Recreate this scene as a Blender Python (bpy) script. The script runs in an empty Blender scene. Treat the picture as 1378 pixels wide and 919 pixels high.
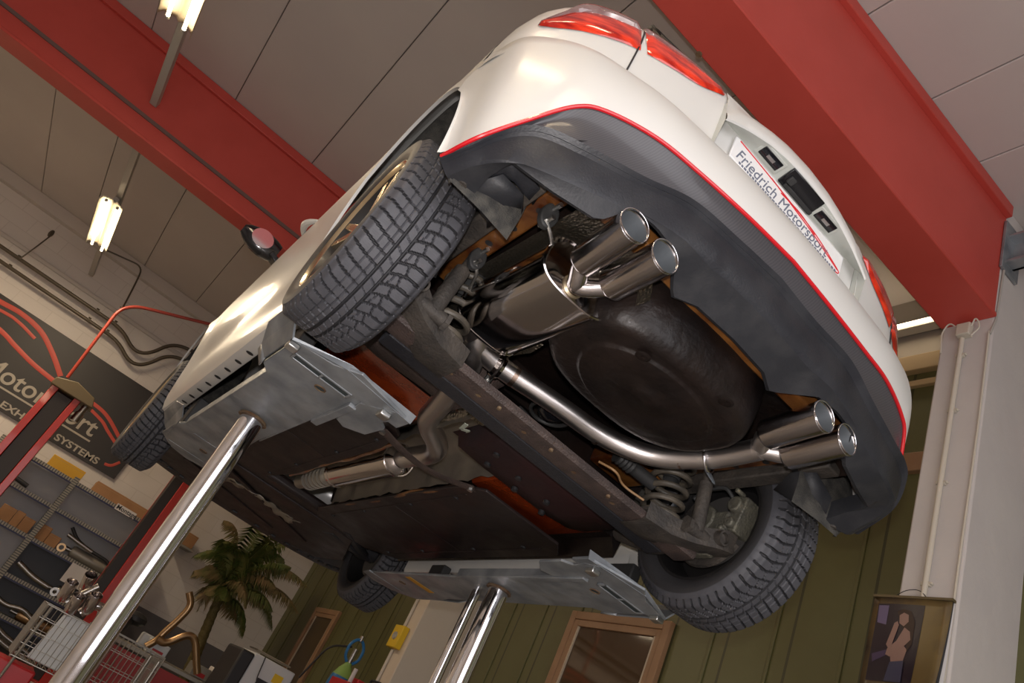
import bpy, bmesh, math, random
from mathutils import Vector, Matrix
random.seed(7)
S = bpy.context.scene
COL = S.collection
PI = math.pi
def rad(a): return math.radians(a)

# ------------------------------------------------------------------ camera
cam_d = bpy.data.cameras.new('camera')
cam = bpy.data.objects.new('camera', cam_d); COL.objects.link(cam)
CX = Vector((-.554614, -.724685, .408945)); CY = Vector((-.218987, .601248, .768469)); CZ = Vector((-.802775, .336650, -.492157))
CAMLOC = Vector((-1.82, 1.07, 0.95))
m = Matrix((CX, CY, CZ)).transposed().to_4x4(); m.translation = CAMLOC
cam.matrix_world = m
cam_d.sensor_width = 36.0; cam_d.sensor_fit = 'HORIZONTAL'; cam_d.lens = 1015.4/1378*36
cam_d.clip_start = 0.05; cam_d.clip_end = 100
S.camera = cam
# ------------------------------------------------------------------ world, flash, exposure
w = bpy.data.worlds.new('world'); S.world = w; w.use_nodes = True
w.node_tree.nodes['Background'].inputs[0].default_value = (0.8, 0.7, 0.6, 1)
w.node_tree.nodes['Background'].inputs[1].default_value = 0.25
S.view_settings.view_transform = 'Standard'; S.view_settings.look = 'None'
S.view_settings.exposure = 0.0; S.view_settings.gamma = 1.0; S.view_settings.use_curve_mapping = False
def area(name, loc, to, size, power, color, sy=None):
    d = bpy.data.lights.new(name, 'AREA'); d.energy = power; d.color = color
    d.shape = 'RECTANGLE'; d.size = size; d.size_y = sy or size
    o = bpy.data.objects.new(name, d); COL.objects.link(o); o.location = loc
    o.rotation_euler = (Vector(to) - Vector(loc)).to_track_quat('-Z', 'Y').to_euler()
    return o
FLASH_W = 118
WARM = (1.0, 0.80, 0.56)
fl = bpy.data.lights.new('camera_flash', 'POINT'); fl.energy = FLASH_W; fl.color = (1.0, 0.94, 0.92); fl.shadow_soft_size = 0.02
flo = bpy.data.objects.new('camera_flash', fl); COL.objects.link(flo)
flo.location = CAMLOC + CY*0.10 + CZ*0.02
# daylight through the open shutter behind the photographer and the ceiling lamps, some of them unseen additions
LAMP_E = 6.5
area('daylight_from_open_gate', (-4.9, 0.9, 2.3), (3, 0.9, 2.9), 4.2, 130, (0.95, 0.95, 1.0), 3.6)

# ------------------------------------------------------------------ node materials
def mat(name, col, rough=0.5, metal=0.0, coat=0.0, noise=0.0, nscale=8.0, col2=None, bump=0.0, bscale=40.0, spec=0.5, detail=4, lo=0.35, hi=0.65, crough=0.05, rnoise=0.0, stretch=None):
    m = bpy.data.materials.new(name); m.use_nodes = True
    nt = m.node_tree; b = nt.nodes['Principled BSDF']
    b.inputs['Base Color'].default_value = (*col, 1); b.inputs['Roughness'].default_value = rough
    b.inputs['Metallic'].default_value = metal; b.inputs['Coat Weight'].default_value = coat
    b.inputs['Coat Roughness'].default_value = crough
    b.inputs['Specular IOR Level'].default_value = spec
    tc = nt.nodes.new('ShaderNodeTexCoord')
    src = tc.outputs['Object']
    if stretch:
        mp = nt.nodes.new('ShaderNodeMapping'); mp.inputs['Scale'].default_value = stretch
        nt.links.new(src, mp.inputs[0]); src = mp.outputs[0]
    if col2 is not None:
        n = nt.nodes.new('ShaderNodeTexNoise'); n.inputs['Scale'].default_value = nscale; n.inputs['Detail'].default_value = detail
        nt.links.new(src, n.inputs['Vector'])
        r = nt.nodes.new('ShaderNodeValToRGB'); r.color_ramp.elements[0].position = lo; r.color_ramp.elements[1].position = hi
        r.color_ramp.elements[0].color = (*col, 1); r.color_ramp.elements[1].color = (*col2, 1)
        nt.links.new(n.outputs['Fac'], r.inputs[0]); nt.links.new(r.outputs[0], b.inputs['Base Color'])
    if rnoise:
        n = nt.nodes.new('ShaderNodeTexNoise'); n.inputs['Scale'].default_value = nscale*1.7; n.inputs['Detail'].default_value = 5
        nt.links.new(src, n.inputs['Vector'])
        mr = nt.nodes.new('ShaderNodeMapRange'); mr.inputs[1].default_value = .3; mr.inputs[2].default_value = .7
        mr.inputs[3].default_value = max(0.02, rough-rnoise); mr.inputs[4].default_value = min(1, rough+rnoise)
        nt.links.new(n.outputs['Fac'], mr.inputs[0]); nt.links.new(mr.outputs[0], b.inputs['Roughness'])
    if bump:
        n = nt.nodes.new('ShaderNodeTexNoise'); n.inputs['Scale'].default_value = bscale; n.inputs['Detail'].default_value = 5
        nt.links.new(src, n.inputs['Vector'])
        bp = nt.nodes.new('ShaderNodeBump'); bp.inputs['Strength'].default_value = bump; bp.inputs['Distance'].default_value = 0.01
        nt.links.new(n.outputs['Fac'], bp.inputs['Height']); nt.links.new(bp.outputs[0], b.inputs['Normal'])
    return m
def emat(name, col, strength):
    m = bpy.data.materials.new(name); m.use_nodes = True; b = m.node_tree.nodes['Principled BSDF']
    b.inputs['Base Color'].default_value = (*col, 1); b.inputs['Emission Color'].default_value = (*col, 1)
    b.inputs['Emission Strength'].default_value = strength
    return m
def glassmat(name, col, rough=0.03, trans=1.0, coat=0.0):
    m = mat(name, col, rough, coat=coat); m.node_tree.nodes['Principled BSDF'].inputs['Transmission Weight'].default_value = trans
    return m

M = {}
M['white_paint'] = mat('white_paint', (0.66, 0.655, 0.63), 0.42, coat=0.3, crough=0.14)
M['red_trim'] = mat('red_trim', (0.62, 0.012, 0.02), 0.25, coat=0.5)
M['black_plastic'] = mat('black_plastic', (0.019, 0.020, 0.025), 0.42, spec=.4, col2=(0.033, 0.034, 0.039), nscale=9, bump=0.12, bscale=160)
M['dusty_plastic'] = mat('dusty_plastic', (0.024, 0.025, 0.029), 0.5, spec=.35, col2=(0.042, 0.042, 0.045), nscale=14, bump=0.1, bscale=120, lo=.45, hi=.8)
M['liner'] = mat('arch_liner_felt', (0.035, 0.034, 0.032), 0.9, col2=(0.08, 0.075, 0.065), nscale=30, bump=0.5, bscale=250)
M['dust_grey'] = mat('dusty_grey_steel', (0.042, 0.037, 0.033), 0.65, col2=(0.085, 0.072, 0.060), nscale=12, bump=0.4, bscale=90, metal=.2)
M['beam_brown'] = mat('dirty_axle_paint', (0.050, 0.037, 0.034), 0.5, col2=(0.085, 0.060, 0.052), nscale=16, bump=0.5, bscale=180)
M['beam_black'] = mat('axle_black_edge', (0.022, 0.022, 0.026), 0.5, bump=0.3, bscale=120)
M['under_dark'] = mat('waxed_underseal', (0.006, 0.0042, 0.004), 0.42, col2=(0.015, 0.009, 0.007), nscale=5, bump=0.35, bscale=35, coat=.05, spec=.3, rnoise=.12)
M['under_panel'] = mat('underfloor_panel', (0.014, 0.009, 0.009), 0.45, col2=(0.024, 0.015, 0.014), nscale=4, bump=0.15, bscale=25, rnoise=.1)
M['amber'] = mat('amber_cavity_wax', (0.07, 0.018, 0.006), 0.28, col2=(0.22, 0.09, 0.022), nscale=9, bump=0.35, bscale=30, coat=.5)
M['orange_wax'] = mat('orange_wax', (0.28, 0.042, 0.008), 0.22, col2=(0.16, 0.022, 0.006), nscale=8, bump=0.3, bscale=20, coat=.6)
M['polished'] = mat('polished_stainless', (0.66, 0.62, 0.60), 0.10, metal=1.0, bump=0.03, bscale=8)
M['brushed'] = mat('brushed_stainless', (0.60, 0.56, 0.54), 0.34, metal=1.0, bump=0.05, bscale=30, stretch=(1, 1, 6), rnoise=.05)
M['tip_steel'] = mat('tip_stainless', (0.58, 0.54, 0.53), 0.17, metal=1.0, bump=0.03, bscale=60)
M['chrome'] = mat('hard_chrome', (0.88, 0.88, 0.92), 0.06, metal=1.0)
M['galv'] = mat('galvanised_steel', (0.20, 0.22, 0.24), 0.46, metal=.45, col2=(0.36, 0.38, 0.40), nscale=7, bump=0.18, bscale=18, rnoise=.12)
M['galv_dark'] = mat('galvanised_slot', (0.03, 0.045, 0.05), 0.5)
M['rust'] = mat('rusty_edge', (0.12, 0.06, 0.03), 0.7, col2=(0.2, 0.14, 0.08), nscale=30)
M['foil'] = mat('embossed_foil', (0.50, 0.46, 0.38), 0.35, metal=1.0)
M['shield'] = mat('aluminium_heat_shield', (0.33, 0.30, 0.26), 0.45, metal=.8, col2=(0.42, 0.38, 0.31), nscale=6, bump=0.3, bscale=14)
M['rubber'] = mat('hanger_rubber', (0.03, 0.03, 0.03), 0.6)
M['coil'] = mat('coil_spring_paint', (0.055, 0.048, 0.038), 0.5, col2=(0.12, 0.10, 0.075), nscale=20)
M['zinc'] = mat('zinc_bolt', (0.6, 0.6, 0.58), 0.35, metal=1)
M['black_gloss'] = mat('black_gloss', (0.008, 0.008, 0.01), 0.15, coat=.3)
M['rim_black'] = mat('wheel_inner_black', (0.016, 0.015, 0.015), 0.35, coat=.2)
M['alloy'] = mat('alloy_wheel', (0.80, 0.68, 0.48), 0.22, metal=1)
M['disc'] = mat('brake_steel', (0.20, 0.19, 0.18), 0.5, metal=.7)
M['caliper'] = mat('caliper_cast', (0.11, 0.105, 0.085), 0.55, metal=.3, col2=(0.17, 0.16, 0.12), nscale=25, bump=.5, bscale=120)
M['glass_dark'] = mat('dark_window_glass', (0.01, 0.012, 0.014), 0.03, coat=.5)
M['lamp_red'] = mat('tail_lamp_red', (0.30, 0.006, 0.005), 0.12, coat=1.0, col2=(0.80, 0.045, 0.015), nscale=7, stretch=(1, 2, 9))
M['lamp_clear'] = mat('tail_lamp_clear', (0.30, 0.22, 0.21), 0.1, coat=1.0, col2=(0.16, 0.08, 0.08), nscale=14)
M['plate_white'] = mat('plate_white', (0.85, 0.85, 0.85), 0.3)
M['ink_blue'] = mat('plate_ink_grey', (0.16, 0.18, 0.24), 0.4)
M['ink_red'] = mat('plate_ink_red', (0.7, 0.02, 0.03), 0.4)
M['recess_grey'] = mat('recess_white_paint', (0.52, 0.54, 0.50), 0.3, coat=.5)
M['beam_red'] = mat('beam_red_paint', (0.54, 0.068, 0.050), 0.45, col2=(0.58, 0.076, 0.058), nscale=3, bump=0.08, bscale=60)
M['lift_red'] = mat('lift_red_paint', (0.45, 0.02, 0.012), 0.35, coat=.3)
M['lift_black'] = mat('lift_black', (0.02, 0.014, 0.012), 0.5)
M['cap_olive'] = mat('cap_cover_olive', (0.13, 0.095, 0.045), 0.5)
M['fixture'] = mat('fixture_grey_paint', (0.42, 0.40, 0.36), 0.4)
M['tube'] = emat('fluorescent_tube', (1.0, 0.80, 0.50), 18)
M['tube_soft'] = emat('bulkhead_tube', (1.0, 0.80, 0.52), 7)
M['pipe_dark'] = mat('dark_water_pipe', (0.10, 0.08, 0.055), 0.4, metal=.3)
M['pipe_red'] = mat('red_air_pipe', (0.38, 0.05, 0.03), 0.4)
M['pipe_white'] = mat('white_conduit', (0.60, 0.55, 0.46), 0.4)
M['banner'] = mat('banner_black', (0.022, 0.018, 0.016), 0.5)
M['banner_grey'] = mat('banner_text_grey', (0.38, 0.34, 0.28), 0.5)
M['banner_red'] = mat('banner_red', (0.50, 0.06, 0.035), 0.5)
M['rack'] = mat('rack_galvanised', (0.30, 0.28, 0.24), 0.45, metal=.4)
M['rack_back'] = mat('rack_back_panel', (0.46, 0.45, 0.46), 0.5)
M['cardboard'] = mat('cardboard', (0.33, 0.17, 0.075), 0.8, col2=(0.38, 0.20, 0.09), nscale=5)
M['yellow_card'] = mat('yellow_carton', (0.62, 0.34, 0.02), 0.6)
M['paper'] = mat('white_paper', (0.65, 0.62, 0.60), 0.7)
M['steel_grey'] = mat('satin_steel', (0.38, 0.36, 0.33), 0.3, metal=1)
M['brass_pipe'] = mat('browned_exhaust_steel', (0.36, 0.23, 0.12), 0.3, metal=.9)
M['wire'] = mat('zinc_wire', (0.40, 0.38, 0.34), 0.3, metal=.8)
M['red_plastic'] = mat('red_plastic', (0.45, 0.015, 0.02), 0.4)
M['black_misc'] = mat('black_misc', (0.02, 0.02, 0.022), 0.5)
M['white_misc'] = mat('white_appliance', (0.60, 0.62, 0.63), 0.4)
M['yellow'] = mat('yellow_sign', (0.75, 0.50, 0.02), 0.5)
M['yellow_mark'] = mat('yellow_marking', (0.55, 0.28, 0.02), 0.5)
M['blue'] = mat('blue_cylinder_paint', (0.02, 0.16, 0.40), 0.35)
M['green_lt'] = mat('green_collar_paint', (0.25, 0.42, 0.10), 0.5)
M['wood'] = mat('brown_frame', (0.30, 0.17, 0.09), 0.5, col2=(0.34, 0.20, 0.11), nscale=4)
M['frame_lt'] = mat('pale_frame_edge', (0.50, 0.42, 0.32), 0.4)
M['trunk'] = mat('palm_trunk', (0.10, 0.075, 0.02), 0.8, col2=(0.16, 0.13, 0.05), nscale=18, bump=.8, bscale=40)
M['leaf'] = mat('palm_leaf_green', (0.060, 0.10, 0.018), 0.5, col2=(0.15, 0.15, 0.04), nscale=9)
M['leaf_dry'] = mat('palm_leaf_dry', (0.30, 0.20, 0.09), 0.6, col2=(0.16, 0.16, 0.05), nscale=6)
M['pot'] = mat('plastic_pot', (0.07, 0.05, 0.04), 0.5)

def panel_mat(name, col, axis, pitch, seam, seamw=0.012, offset=0.0, rough=0.7, bump=.1, col2=None, ridge=False):
    """flat colour with regular seams across one object axis"""
    m = mat(name, col, rough, col2=col2, nscale=1.2, bump=bump, bscale=30); nt = m.node_tree; b = nt.nodes['Principled BSDF']
    tc = nt.nodes.new('ShaderNodeTexCoord'); sp = nt.nodes.new('ShaderNodeSeparateXYZ'); nt.links.new(tc.outputs['Object'], sp.inputs[0])
    a = nt.nodes.new('ShaderNodeMath'); a.operation = 'ADD'; a.inputs[1].default_value = offset + 1000*pitch; nt.links.new(sp.outputs[axis], a.inputs[0])
    d = nt.nodes.new('ShaderNodeMath'); d.operation = 'DIVIDE'; d.inputs[1].default_value = pitch; nt.links.new(a.outputs[0], d.inputs[0])
    f = nt.nodes.new('ShaderNodeMath'); f.operation = 'FRACT'; nt.links.new(d.outputs[0], f.inputs[0])
    l = nt.nodes.new('ShaderNodeMath'); l.operation = 'LESS_THAN'; l.inputs[1].default_value = seamw/pitch; nt.links.new(f.outputs[0], l.inputs[0])
    mx = nt.nodes.new('ShaderNodeMix'); mx.data_type = 'RGBA'
    nt.links.new(l.outputs[0], mx.inputs[0])
    old = b.inputs['Base Color']
    if old.is_linked: nt.links.new(old.links[0].from_socket, mx.inputs[6])
    else: mx.inputs[6].default_value = (*col, 1)
    mx.inputs[7].default_value = (*seam, 1); nt.links.new(mx.outputs[2], b.inputs['Base Color'])
    return m
def brick_mat(name, col, col2, bw, bh, rot):
    m = mat(name, col, 0.75, bump=.15, bscale=40); nt = m.node_tree; b = nt.nodes['Principled BSDF']
    tc = nt.nodes.new('ShaderNodeTexCoord'); mp = nt.nodes.new('ShaderNodeMapping'); mp.inputs['Rotation'].default_value = rot
    br = nt.nodes.new('ShaderNodeTexBrick'); nt.links.new(tc.outputs['Object'], mp.inputs[0]); nt.links.new(mp.outputs[0], br.inputs['Vector'])
    br.inputs['Color1'].default_value = (*col, 1); br.inputs['Color2'].default_value = (*[c*.97 for c in col], 1); br.inputs['Mortar'].default_value = (*col2, 1)
    br.inputs['Scale'].default_value = 1; br.inputs['Mortar Size'].default_value = .006; br.inputs['Brick Width'].default_value = bw; br.inputs['Row Height'].default_value = bh
    nt.links.new(br.outputs['Color'], b.inputs['Base Color'])
    return m
CEIL = mat('ceiling_panels', (0.54, 0.49, 0.465), 0.75, col2=(0.57, 0.52, 0.49), nscale=1.0)
WALLW = brick_mat('white_block_wall', (0.66, 0.61, 0.57), (0.58, 0.53, 0.49), 0.5, 0.25, (0, rad(90), rad(90)))
PLAST = mat('rough_white_plaster', (0.58, 0.54, 0.52), 0.8, col2=(0.62, 0.58, 0.55), nscale=2.5, bump=.55, bscale=7)
GREEN = panel_mat('olive_sheet_cladding', (0.105, 0.100, 0.034), 0, 0.50, (0.045, 0.045, 0.018), 0.02, 0.07, 0.45, 0.08, col2=(0.125, 0.125, 0.05))
FLOOR = mat('grey_floor_paint', (0.30, 0.28, 0.27), 0.4, col2=(0.33, 0.31, 0.29), nscale=1.5)
DADO = mat('grey_dado_paint', (0.12, 0.11, 0.11), 0.6)

def foil_mat():
    m = M['foil']; nt = m.node_tree; b = nt.nodes['Principled BSDF']
    tc = nt.nodes.new('ShaderNodeTexCoord'); v = nt.nodes.new('ShaderNodeTexVoronoi'); v.inputs['Scale'].default_value = 95
    nt.links.new(tc.outputs['Object'], v.inputs['Vector']); bp = nt.nodes.new('ShaderNodeBump'); bp.inputs['Strength'].default_value = 1; bp.inputs['Distance'].default_value = .004
    nt.links.new(v.outputs['Distance'], bp.inputs['Height']); nt.links.new(bp.outputs[0], b.inputs['Normal'])
foil_mat()
def carbon_mat():
    m = mat('carbon_weave_film', (0.06, 0.06, 0.07), 0.33, coat=.2); nt = m.node_tree; b = nt.nodes['Principled BSDF']
    tc = nt.nodes.new('ShaderNodeTexCoord'); wv = nt.nodes.new('ShaderNodeTexWave'); wv.wave_type = 'BANDS'; wv.bands_direction = 'DIAGONAL'
    wv.inputs['Scale'].default_value = 75; nt.links.new(tc.outputs['Object'], wv.inputs['Vector'])
    r = nt.nodes.new('ShaderNodeValToRGB'); r.color_ramp.elements[0].color = (.052, .050, .056, 1); r.color_ramp.elements[1].color = (.072, .069, .075, 1)
    nt.links.new(wv.outputs['Fac'], r.inputs[0]); nt.links.new(r.outputs[0], b.inputs['Base Color'])
    return m
CARBON = carbon_mat()
def tyre_mat():
    m = mat('tyre_rubber', (0.058, 0.059, 0.068), 0.62, col2=(0.072, 0.072, 0.082), nscale=30); nt = m.node_tree; b = nt.nodes['Principled BSDF']
    uv = nt.nodes.new('ShaderNodeUVMap'); uv.uv_map = 'UVMap'; sp = nt.nodes.new('ShaderNodeSeparateXYZ'); nt.links.new(uv.outputs[0], sp.inputs[0])
    a = nt.nodes.new('ShaderNodeMath'); a.operation = 'MULTIPLY'; a.inputs[1].default_value = 2*PI*5; nt.links.new(sp.outputs[0], a.inputs[0])
    z = nt.nodes.new('ShaderNodeMath'); z.operation = 'MULTIPLY'; z.inputs[1].default_value = 60; nt.links.new(sp.outputs[1], z.inputs[0])
    zs = nt.nodes.new('ShaderNodeMath'); zs.operation = 'SINE'; nt.links.new(z.outputs[0], zs.inputs[0])
    ad = nt.nodes.new('ShaderNodeMath'); ad.operation = 'ADD'; nt.links.new(a.outputs[0], ad.inputs[0]); nt.links.new(zs.outputs[0], ad.inputs[1])
    s = nt.nodes.new('ShaderNodeMath'); s.operation = 'SINE'; nt.links.new(ad.outputs[0], s.inputs[0])
    l = nt.nodes.new('ShaderNodeMath'); l.operation = 'GREATER_THAN'; l.inputs[1].default_value = -0.75; nt.links.new(s.outputs[0], l.inputs[0])
    # sipes only on the tread band
    ab = nt.nodes.new('ShaderNodeMath'); ab.operation = 'ABSOLUTE'; nt.links.new(sp.outputs[1], ab.inputs[0])
    g = nt.nodes.new('ShaderNodeMath'); g.operation = 'GREATER_THAN'; g.inputs[1].default_value = .93; nt.links.new(ab.outputs[0], g.inputs[0])
    mx = nt.nodes.new('ShaderNodeMath'); mx.operation = 'MAXIMUM'; nt.links.new(l.outputs[0], mx.inputs[0]); nt.links.new(g.outputs[0], mx.inputs[1])
    bp = nt.nodes.new('ShaderNodeBump'); bp.inputs['Strength'].default_value = .7; bp.inputs['Distance'].default_value = .002
    nt.links.new(mx.outputs[0], bp.inputs['Height']); nt.links.new(bp.outputs[0], b.inputs['Normal'])
    return m
TYRE = tyre_mat()
M['tyre_groove'] = mat('tyre_groove_shaded_rubber', (0.018, 0.018, 0.021), 0.7)  # cleaner groove rubber, darkened further for the shade deep in the grooves
M['tyre_side'] = mat('tyre_sidewall', (0.034, 0.033, 0.035), 0.55, bump=.1, bscale=90)

# ------------------------------------------------------------------ mesh builder
class MB:
    def __init__(s): s.v = []; s.f = []
    def add(s, vs, fs):
        k = len(s.v); s.v += [tuple(p) for p in vs]; s.f += [tuple(i+k for i in f) for f in fs]; return s
    def box(s, x0, x1, y0, y1, z0, z1):
        v = [(x, y, z) for x in (x0, x1) for y in (y0, y1) for z in (z0, z1)]
        return s.add(v, [(0, 1, 3, 2), (4, 6, 7, 5), (0, 4, 5, 1), (2, 3, 7, 6), (0, 2, 6, 4), (1, 5, 7, 3)])
    def cbox(s, c, size, R=None):
        R = R or Matrix.Identity(3); c = Vector(c); h = Vector(size)/2
        v = [c + R @ Vector((x*h.x, y*h.y, z*h.z)) for x in (-1, 1) for y in (-1, 1) for z in (-1, 1)]
        return s.add(v, [(0, 1, 3, 2), (4, 6, 7, 5), (0, 4, 5, 1), (2, 3, 7, 6), (0, 2, 6, 4), (1, 5, 7, 3)])
    def bar(s, p0, p1, w, h, up=(0, 0, 1), w1=None, h1=None):
        p0 = Vector(p0); p1 = Vector(p1); d = (p1-p0).normalized(); u = Vector(up); sd = d.cross(u).normalized(); u = sd.cross(d).normalized()
        w1 = w1 or w; h1 = h1 or h
        v = [p0+sd*a*w/2+u*b*h/2 for a, b in ((-1, -1), (1, -1), (1, 1), (-1, 1))]+[p1+sd*a*w1/2+u*b*h1/2 for a, b in ((-1, -1), (1, -1), (1, 1), (-1, 1))]
        return s.add(v, [(3, 2, 1, 0), (4, 5, 6, 7), (0, 1, 5, 4), (1, 2, 6, 5), (2, 3, 7, 6), (3, 0, 4, 7)])
    def tube(s, pts, r, n=12, caps=True, closed=False, sx=1.0, sy=1.0, up=None):
        pts = [Vector(p) for p in pts]; N = len(pts); rs = r if isinstance(r, (list, tuple)) else [r]*N
        T = []
        for i in range(N):
            a = pts[i-1] if (i > 0 or closed) else pts[i]; b = pts[(i+1) % N] if (i < N-1 or closed) else pts[i]
            T.append((b-a).normalized())
        u = Vector(up) if up else Vector((0, 0, 1))
        if abs(T[0].dot(u)) > .95: u = Vector((1, 0, 0))
        vs = []; nrm = (u - T[0]*u.dot(T[0])).normalized()
        for i in range(N):
            nrm = (nrm - T[i]*nrm.dot(T[i])).normalized(); bi = T[i].cross(nrm)
            for k in range(n):
                a = 2*PI*k/n; vs.append(pts[i] + nrm*math.cos(a)*rs[i]*sx + bi*math.sin(a)*rs[i]*sy)
        fs = []
        for i in range(N if closed else N-1):
            j = (i+1) % N
            for k in range(n):
                l = (k+1) % n; fs.append((i*n+k, i*n+l, j*n+l, j*n+k))
        if caps and not closed:
            fs.append(tuple(range(n-1, -1, -1))); fs.append(tuple((N-1)*n+k for k in range(n)))
        return s.add(vs, fs)
    def cyl(s, p0, p1, r, r1=None, n=24, caps=True):
        return s.tube([p0, p1], [r, r if r1 is None else r1], n, caps)
    def lathe(s, prof, o, ax, n=32, closed=False, a0=0, a1=2*PI):
        """prof: (distance along ax, radius)"""
        o = Vector(o); ax = Vector(ax).normalized(); u = Vector((0, 0, 1)) if abs(ax.z) < .9 else Vector((1, 0, 0))
        u = (u-ax*u.dot(ax)).normalized(); w = ax.cross(u); full = abs(a1-a0-2*PI) < 1e-6; cols = n if full else n+1
        vs = []
        for d, r in prof:
            for k in range(cols):
                a = a0+(a1-a0)*k/n; vs.append(o+ax*d+(u*math.cos(a)+w*math.sin(a))*r)
        fs = []; P = len(prof)
        for i in range(P if closed else P-1):
            j = (i+1) % P
            for k in range(n):
                l = (k+1) % cols; fs.append((i*cols+k, i*cols+l, j*cols+l, j*cols+k))
        return s.add(vs, fs)
    def grid(s, rows, wrap=False):
        n = len(rows[0]); vs = [p for r in rows for p in r]; fs = []
        for i in range(len(rows)-1):
            for k in range(n if wrap else n-1):
                l = (k+1) % n; fs.append((i*n+k, i*n+l, (i+1)*n+l, (i+1)*n+k))
        return s.add(vs, fs)
    def prism(s, poly, ext):
        e = Vector(ext); n = len(poly); v = [Vector(p) for p in poly]; v += [p+e for p in v]
        return s.add(v, [tuple(range(n-1, -1, -1)), tuple(range(n, 2*n))]+[(i, (i+1) % n, n+(i+1) % n, n+i) for i in range(n)])
    def sphere(s, c, r, n=12, sc=(1, 1, 1)):
        c = Vector(c); rows = []
        for i in range(n//2+1):
            p = PI*i/(n//2); rows.append([c+Vector((math.sin(p)*math.cos(2*PI*k/n)*r*sc[0], math.sin(p)*math.sin(2*PI*k/n)*r*sc[1], math.cos(p)*r*sc[2])) for k in range(n)])
        return s.grid(rows, wrap=True)
    def xf(s, mx):
        s.v = [tuple(mx @ Vector(p)) for p in s.v]; return s
    def build(s, name, material, parent=None, smooth=35, bevel=0, seg=2, solid=0, mats=None, fm=None, weld=False):
        me = bpy.data.meshes.new(name); me.from_pydata(s.v, [], s.f); me.update()
        bm = bmesh.new(); bm.from_mesh(me)
        if weld: bmesh.ops.remove_doubles(bm, verts=bm.verts, dist=1e-5)
        bmesh.ops.recalc_face_normals(bm, faces=bm.faces)
        if smooth:
            c = math.radians(smooth)
            for f in bm.faces: f.smooth = True
            for e in bm.edges: e.smooth = not (len(e.link_faces) == 2 and e.calc_face_angle(0) > c)
        bm.to_mesh(me); bm.free()
        me.materials.append(material)
        if mats:
            for x in mats: me.materials.append(x)
        if fm: 
            for p in me.polygons: p.material_index = fm(p.center)
        o = bpy.data.objects.new(name, me); COL.objects.link(o)
        if parent is not None: o.parent = parent
        if solid:
            md = o.modifiers.new('solid', 'SOLIDIFY'); md.thickness = solid; md.offset = 0
        if bevel:
            md = o.modifiers.new('bevel', 'BEVEL'); md.width = bevel; md.segments = seg; md.limit_method = 'ANGLE'; md.angle_limit = rad(40); md.harden_normals = False
        return o
def thing(name, label, cat, loc=(0, 0, 0), group=None, rot=None):
    o = bpy.data.objects.new(name, None); COL.objects.link(o); o.location = loc; o.empty_display_size = .1
    if rot: o.rotation_euler = rot
    return tag(o, label, cat, group)
def tag(o, label, cat, group=None):
    o['label'] = label; o['category'] = cat
    if group: o['group'] = group
    return o
def struct(o): o['kind'] = 'structure'; return o
def lab(o, l): o['label'] = l; return o
def text(body, name, material, size, mtx, parent=None, extrude=.001, shear=0.0, align='LEFT', sx=1.0, bold=0.0, space=1.0):
    c = bpy.data.curves.new(name, 'FONT'); c.body = body; c.size = size; c.extrude = extrude; c.shear = shear; c.align_x = align; c.offset = bold; c.space_character = space
    t = bpy.data.objects.new(name+'_tmp', c); COL.objects.link(t)
    dg = bpy.context.evaluated_depsgraph_get(); me = bpy.data.meshes.new_from_object(t.evaluated_get(dg)); bpy.data.objects.remove(t)
    o = bpy.data.objects.new(name, me); me.materials.clear(); me.materials.append(material); COL.objects.link(o)
    if parent is not None: o.parent = parent
    o.matrix_local = mtx @ Matrix.Diagonal((sx, 1, 1, 1))
    return o
def frame(o, x, y):
    x = Vector(x).normalized(); y = Vector(y).normalized(); z = x.cross(y); mm = Matrix((x, y, z)).transposed().to_4x4(); mm.translation = Vector(o); return mm
def crom(pts, n):
    """catmull-rom through pts, n samples per span"""
    P = [Vector(p) for p in pts]; out = []
    for i in range(len(P)-1):
        a = P[i-1] if i > 0 else P[0]*2-P[1]; b = P[i]; c = P[i+1]; d = P[i+2] if i+2 < len(P) else P[-1]*2-P[-2]
        for k in range(n):
            t = k/n; out.append(.5*((2*b)+(c-a)*t+(2*a-5*b+4*c-d)*t*t+(3*b-a-3*c+d)*t**3))
    out.append(P[-1]); return out
def lin(pts, n):
    P = [Vector(p) for p in pts]; out = []
    for i in range(len(P)-1):
        for k in range(n): out.append(P[i].lerp(P[i+1], k/n))
    out.append(P[-1]); return out
def full(half):
    """half: list of points from the centreline to the left edge -> right edge .. left edge"""
    return [Vector((p[0], -p[1], p[2])) for p in half[:0:-1]] + [Vector(p) for p in half]
def bend(pts, r=0.05, n=6):
    """round the corners of a polyline"""
    P = [Vector(p) for p in pts]; out = [P[0]]
    for i in range(1, len(P)-1):
        a = (P[i-1]-P[i]); b = (P[i+1]-P[i]); la = min(r, a.length*.45); lb = min(r, b.length*.45)
        p0 = P[i]+a.normalized()*la; p1 = P[i]+b.normalized()*lb
        for k in range(n+1):
            t = k/n; out.append((1-t)**2*p0+2*t*(1-t)*P[i]+t*t*p1)
    out.append(P[-1]); return out

# ================================================================== THE ROOM
H = 5.35; XF = 10.8; YG = -2.95; XB = -5.0; YL = 6.0
struct(MB().box(XB, XF, YG, YL, -0.1, 0).build('floor', FLOOR))
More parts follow.
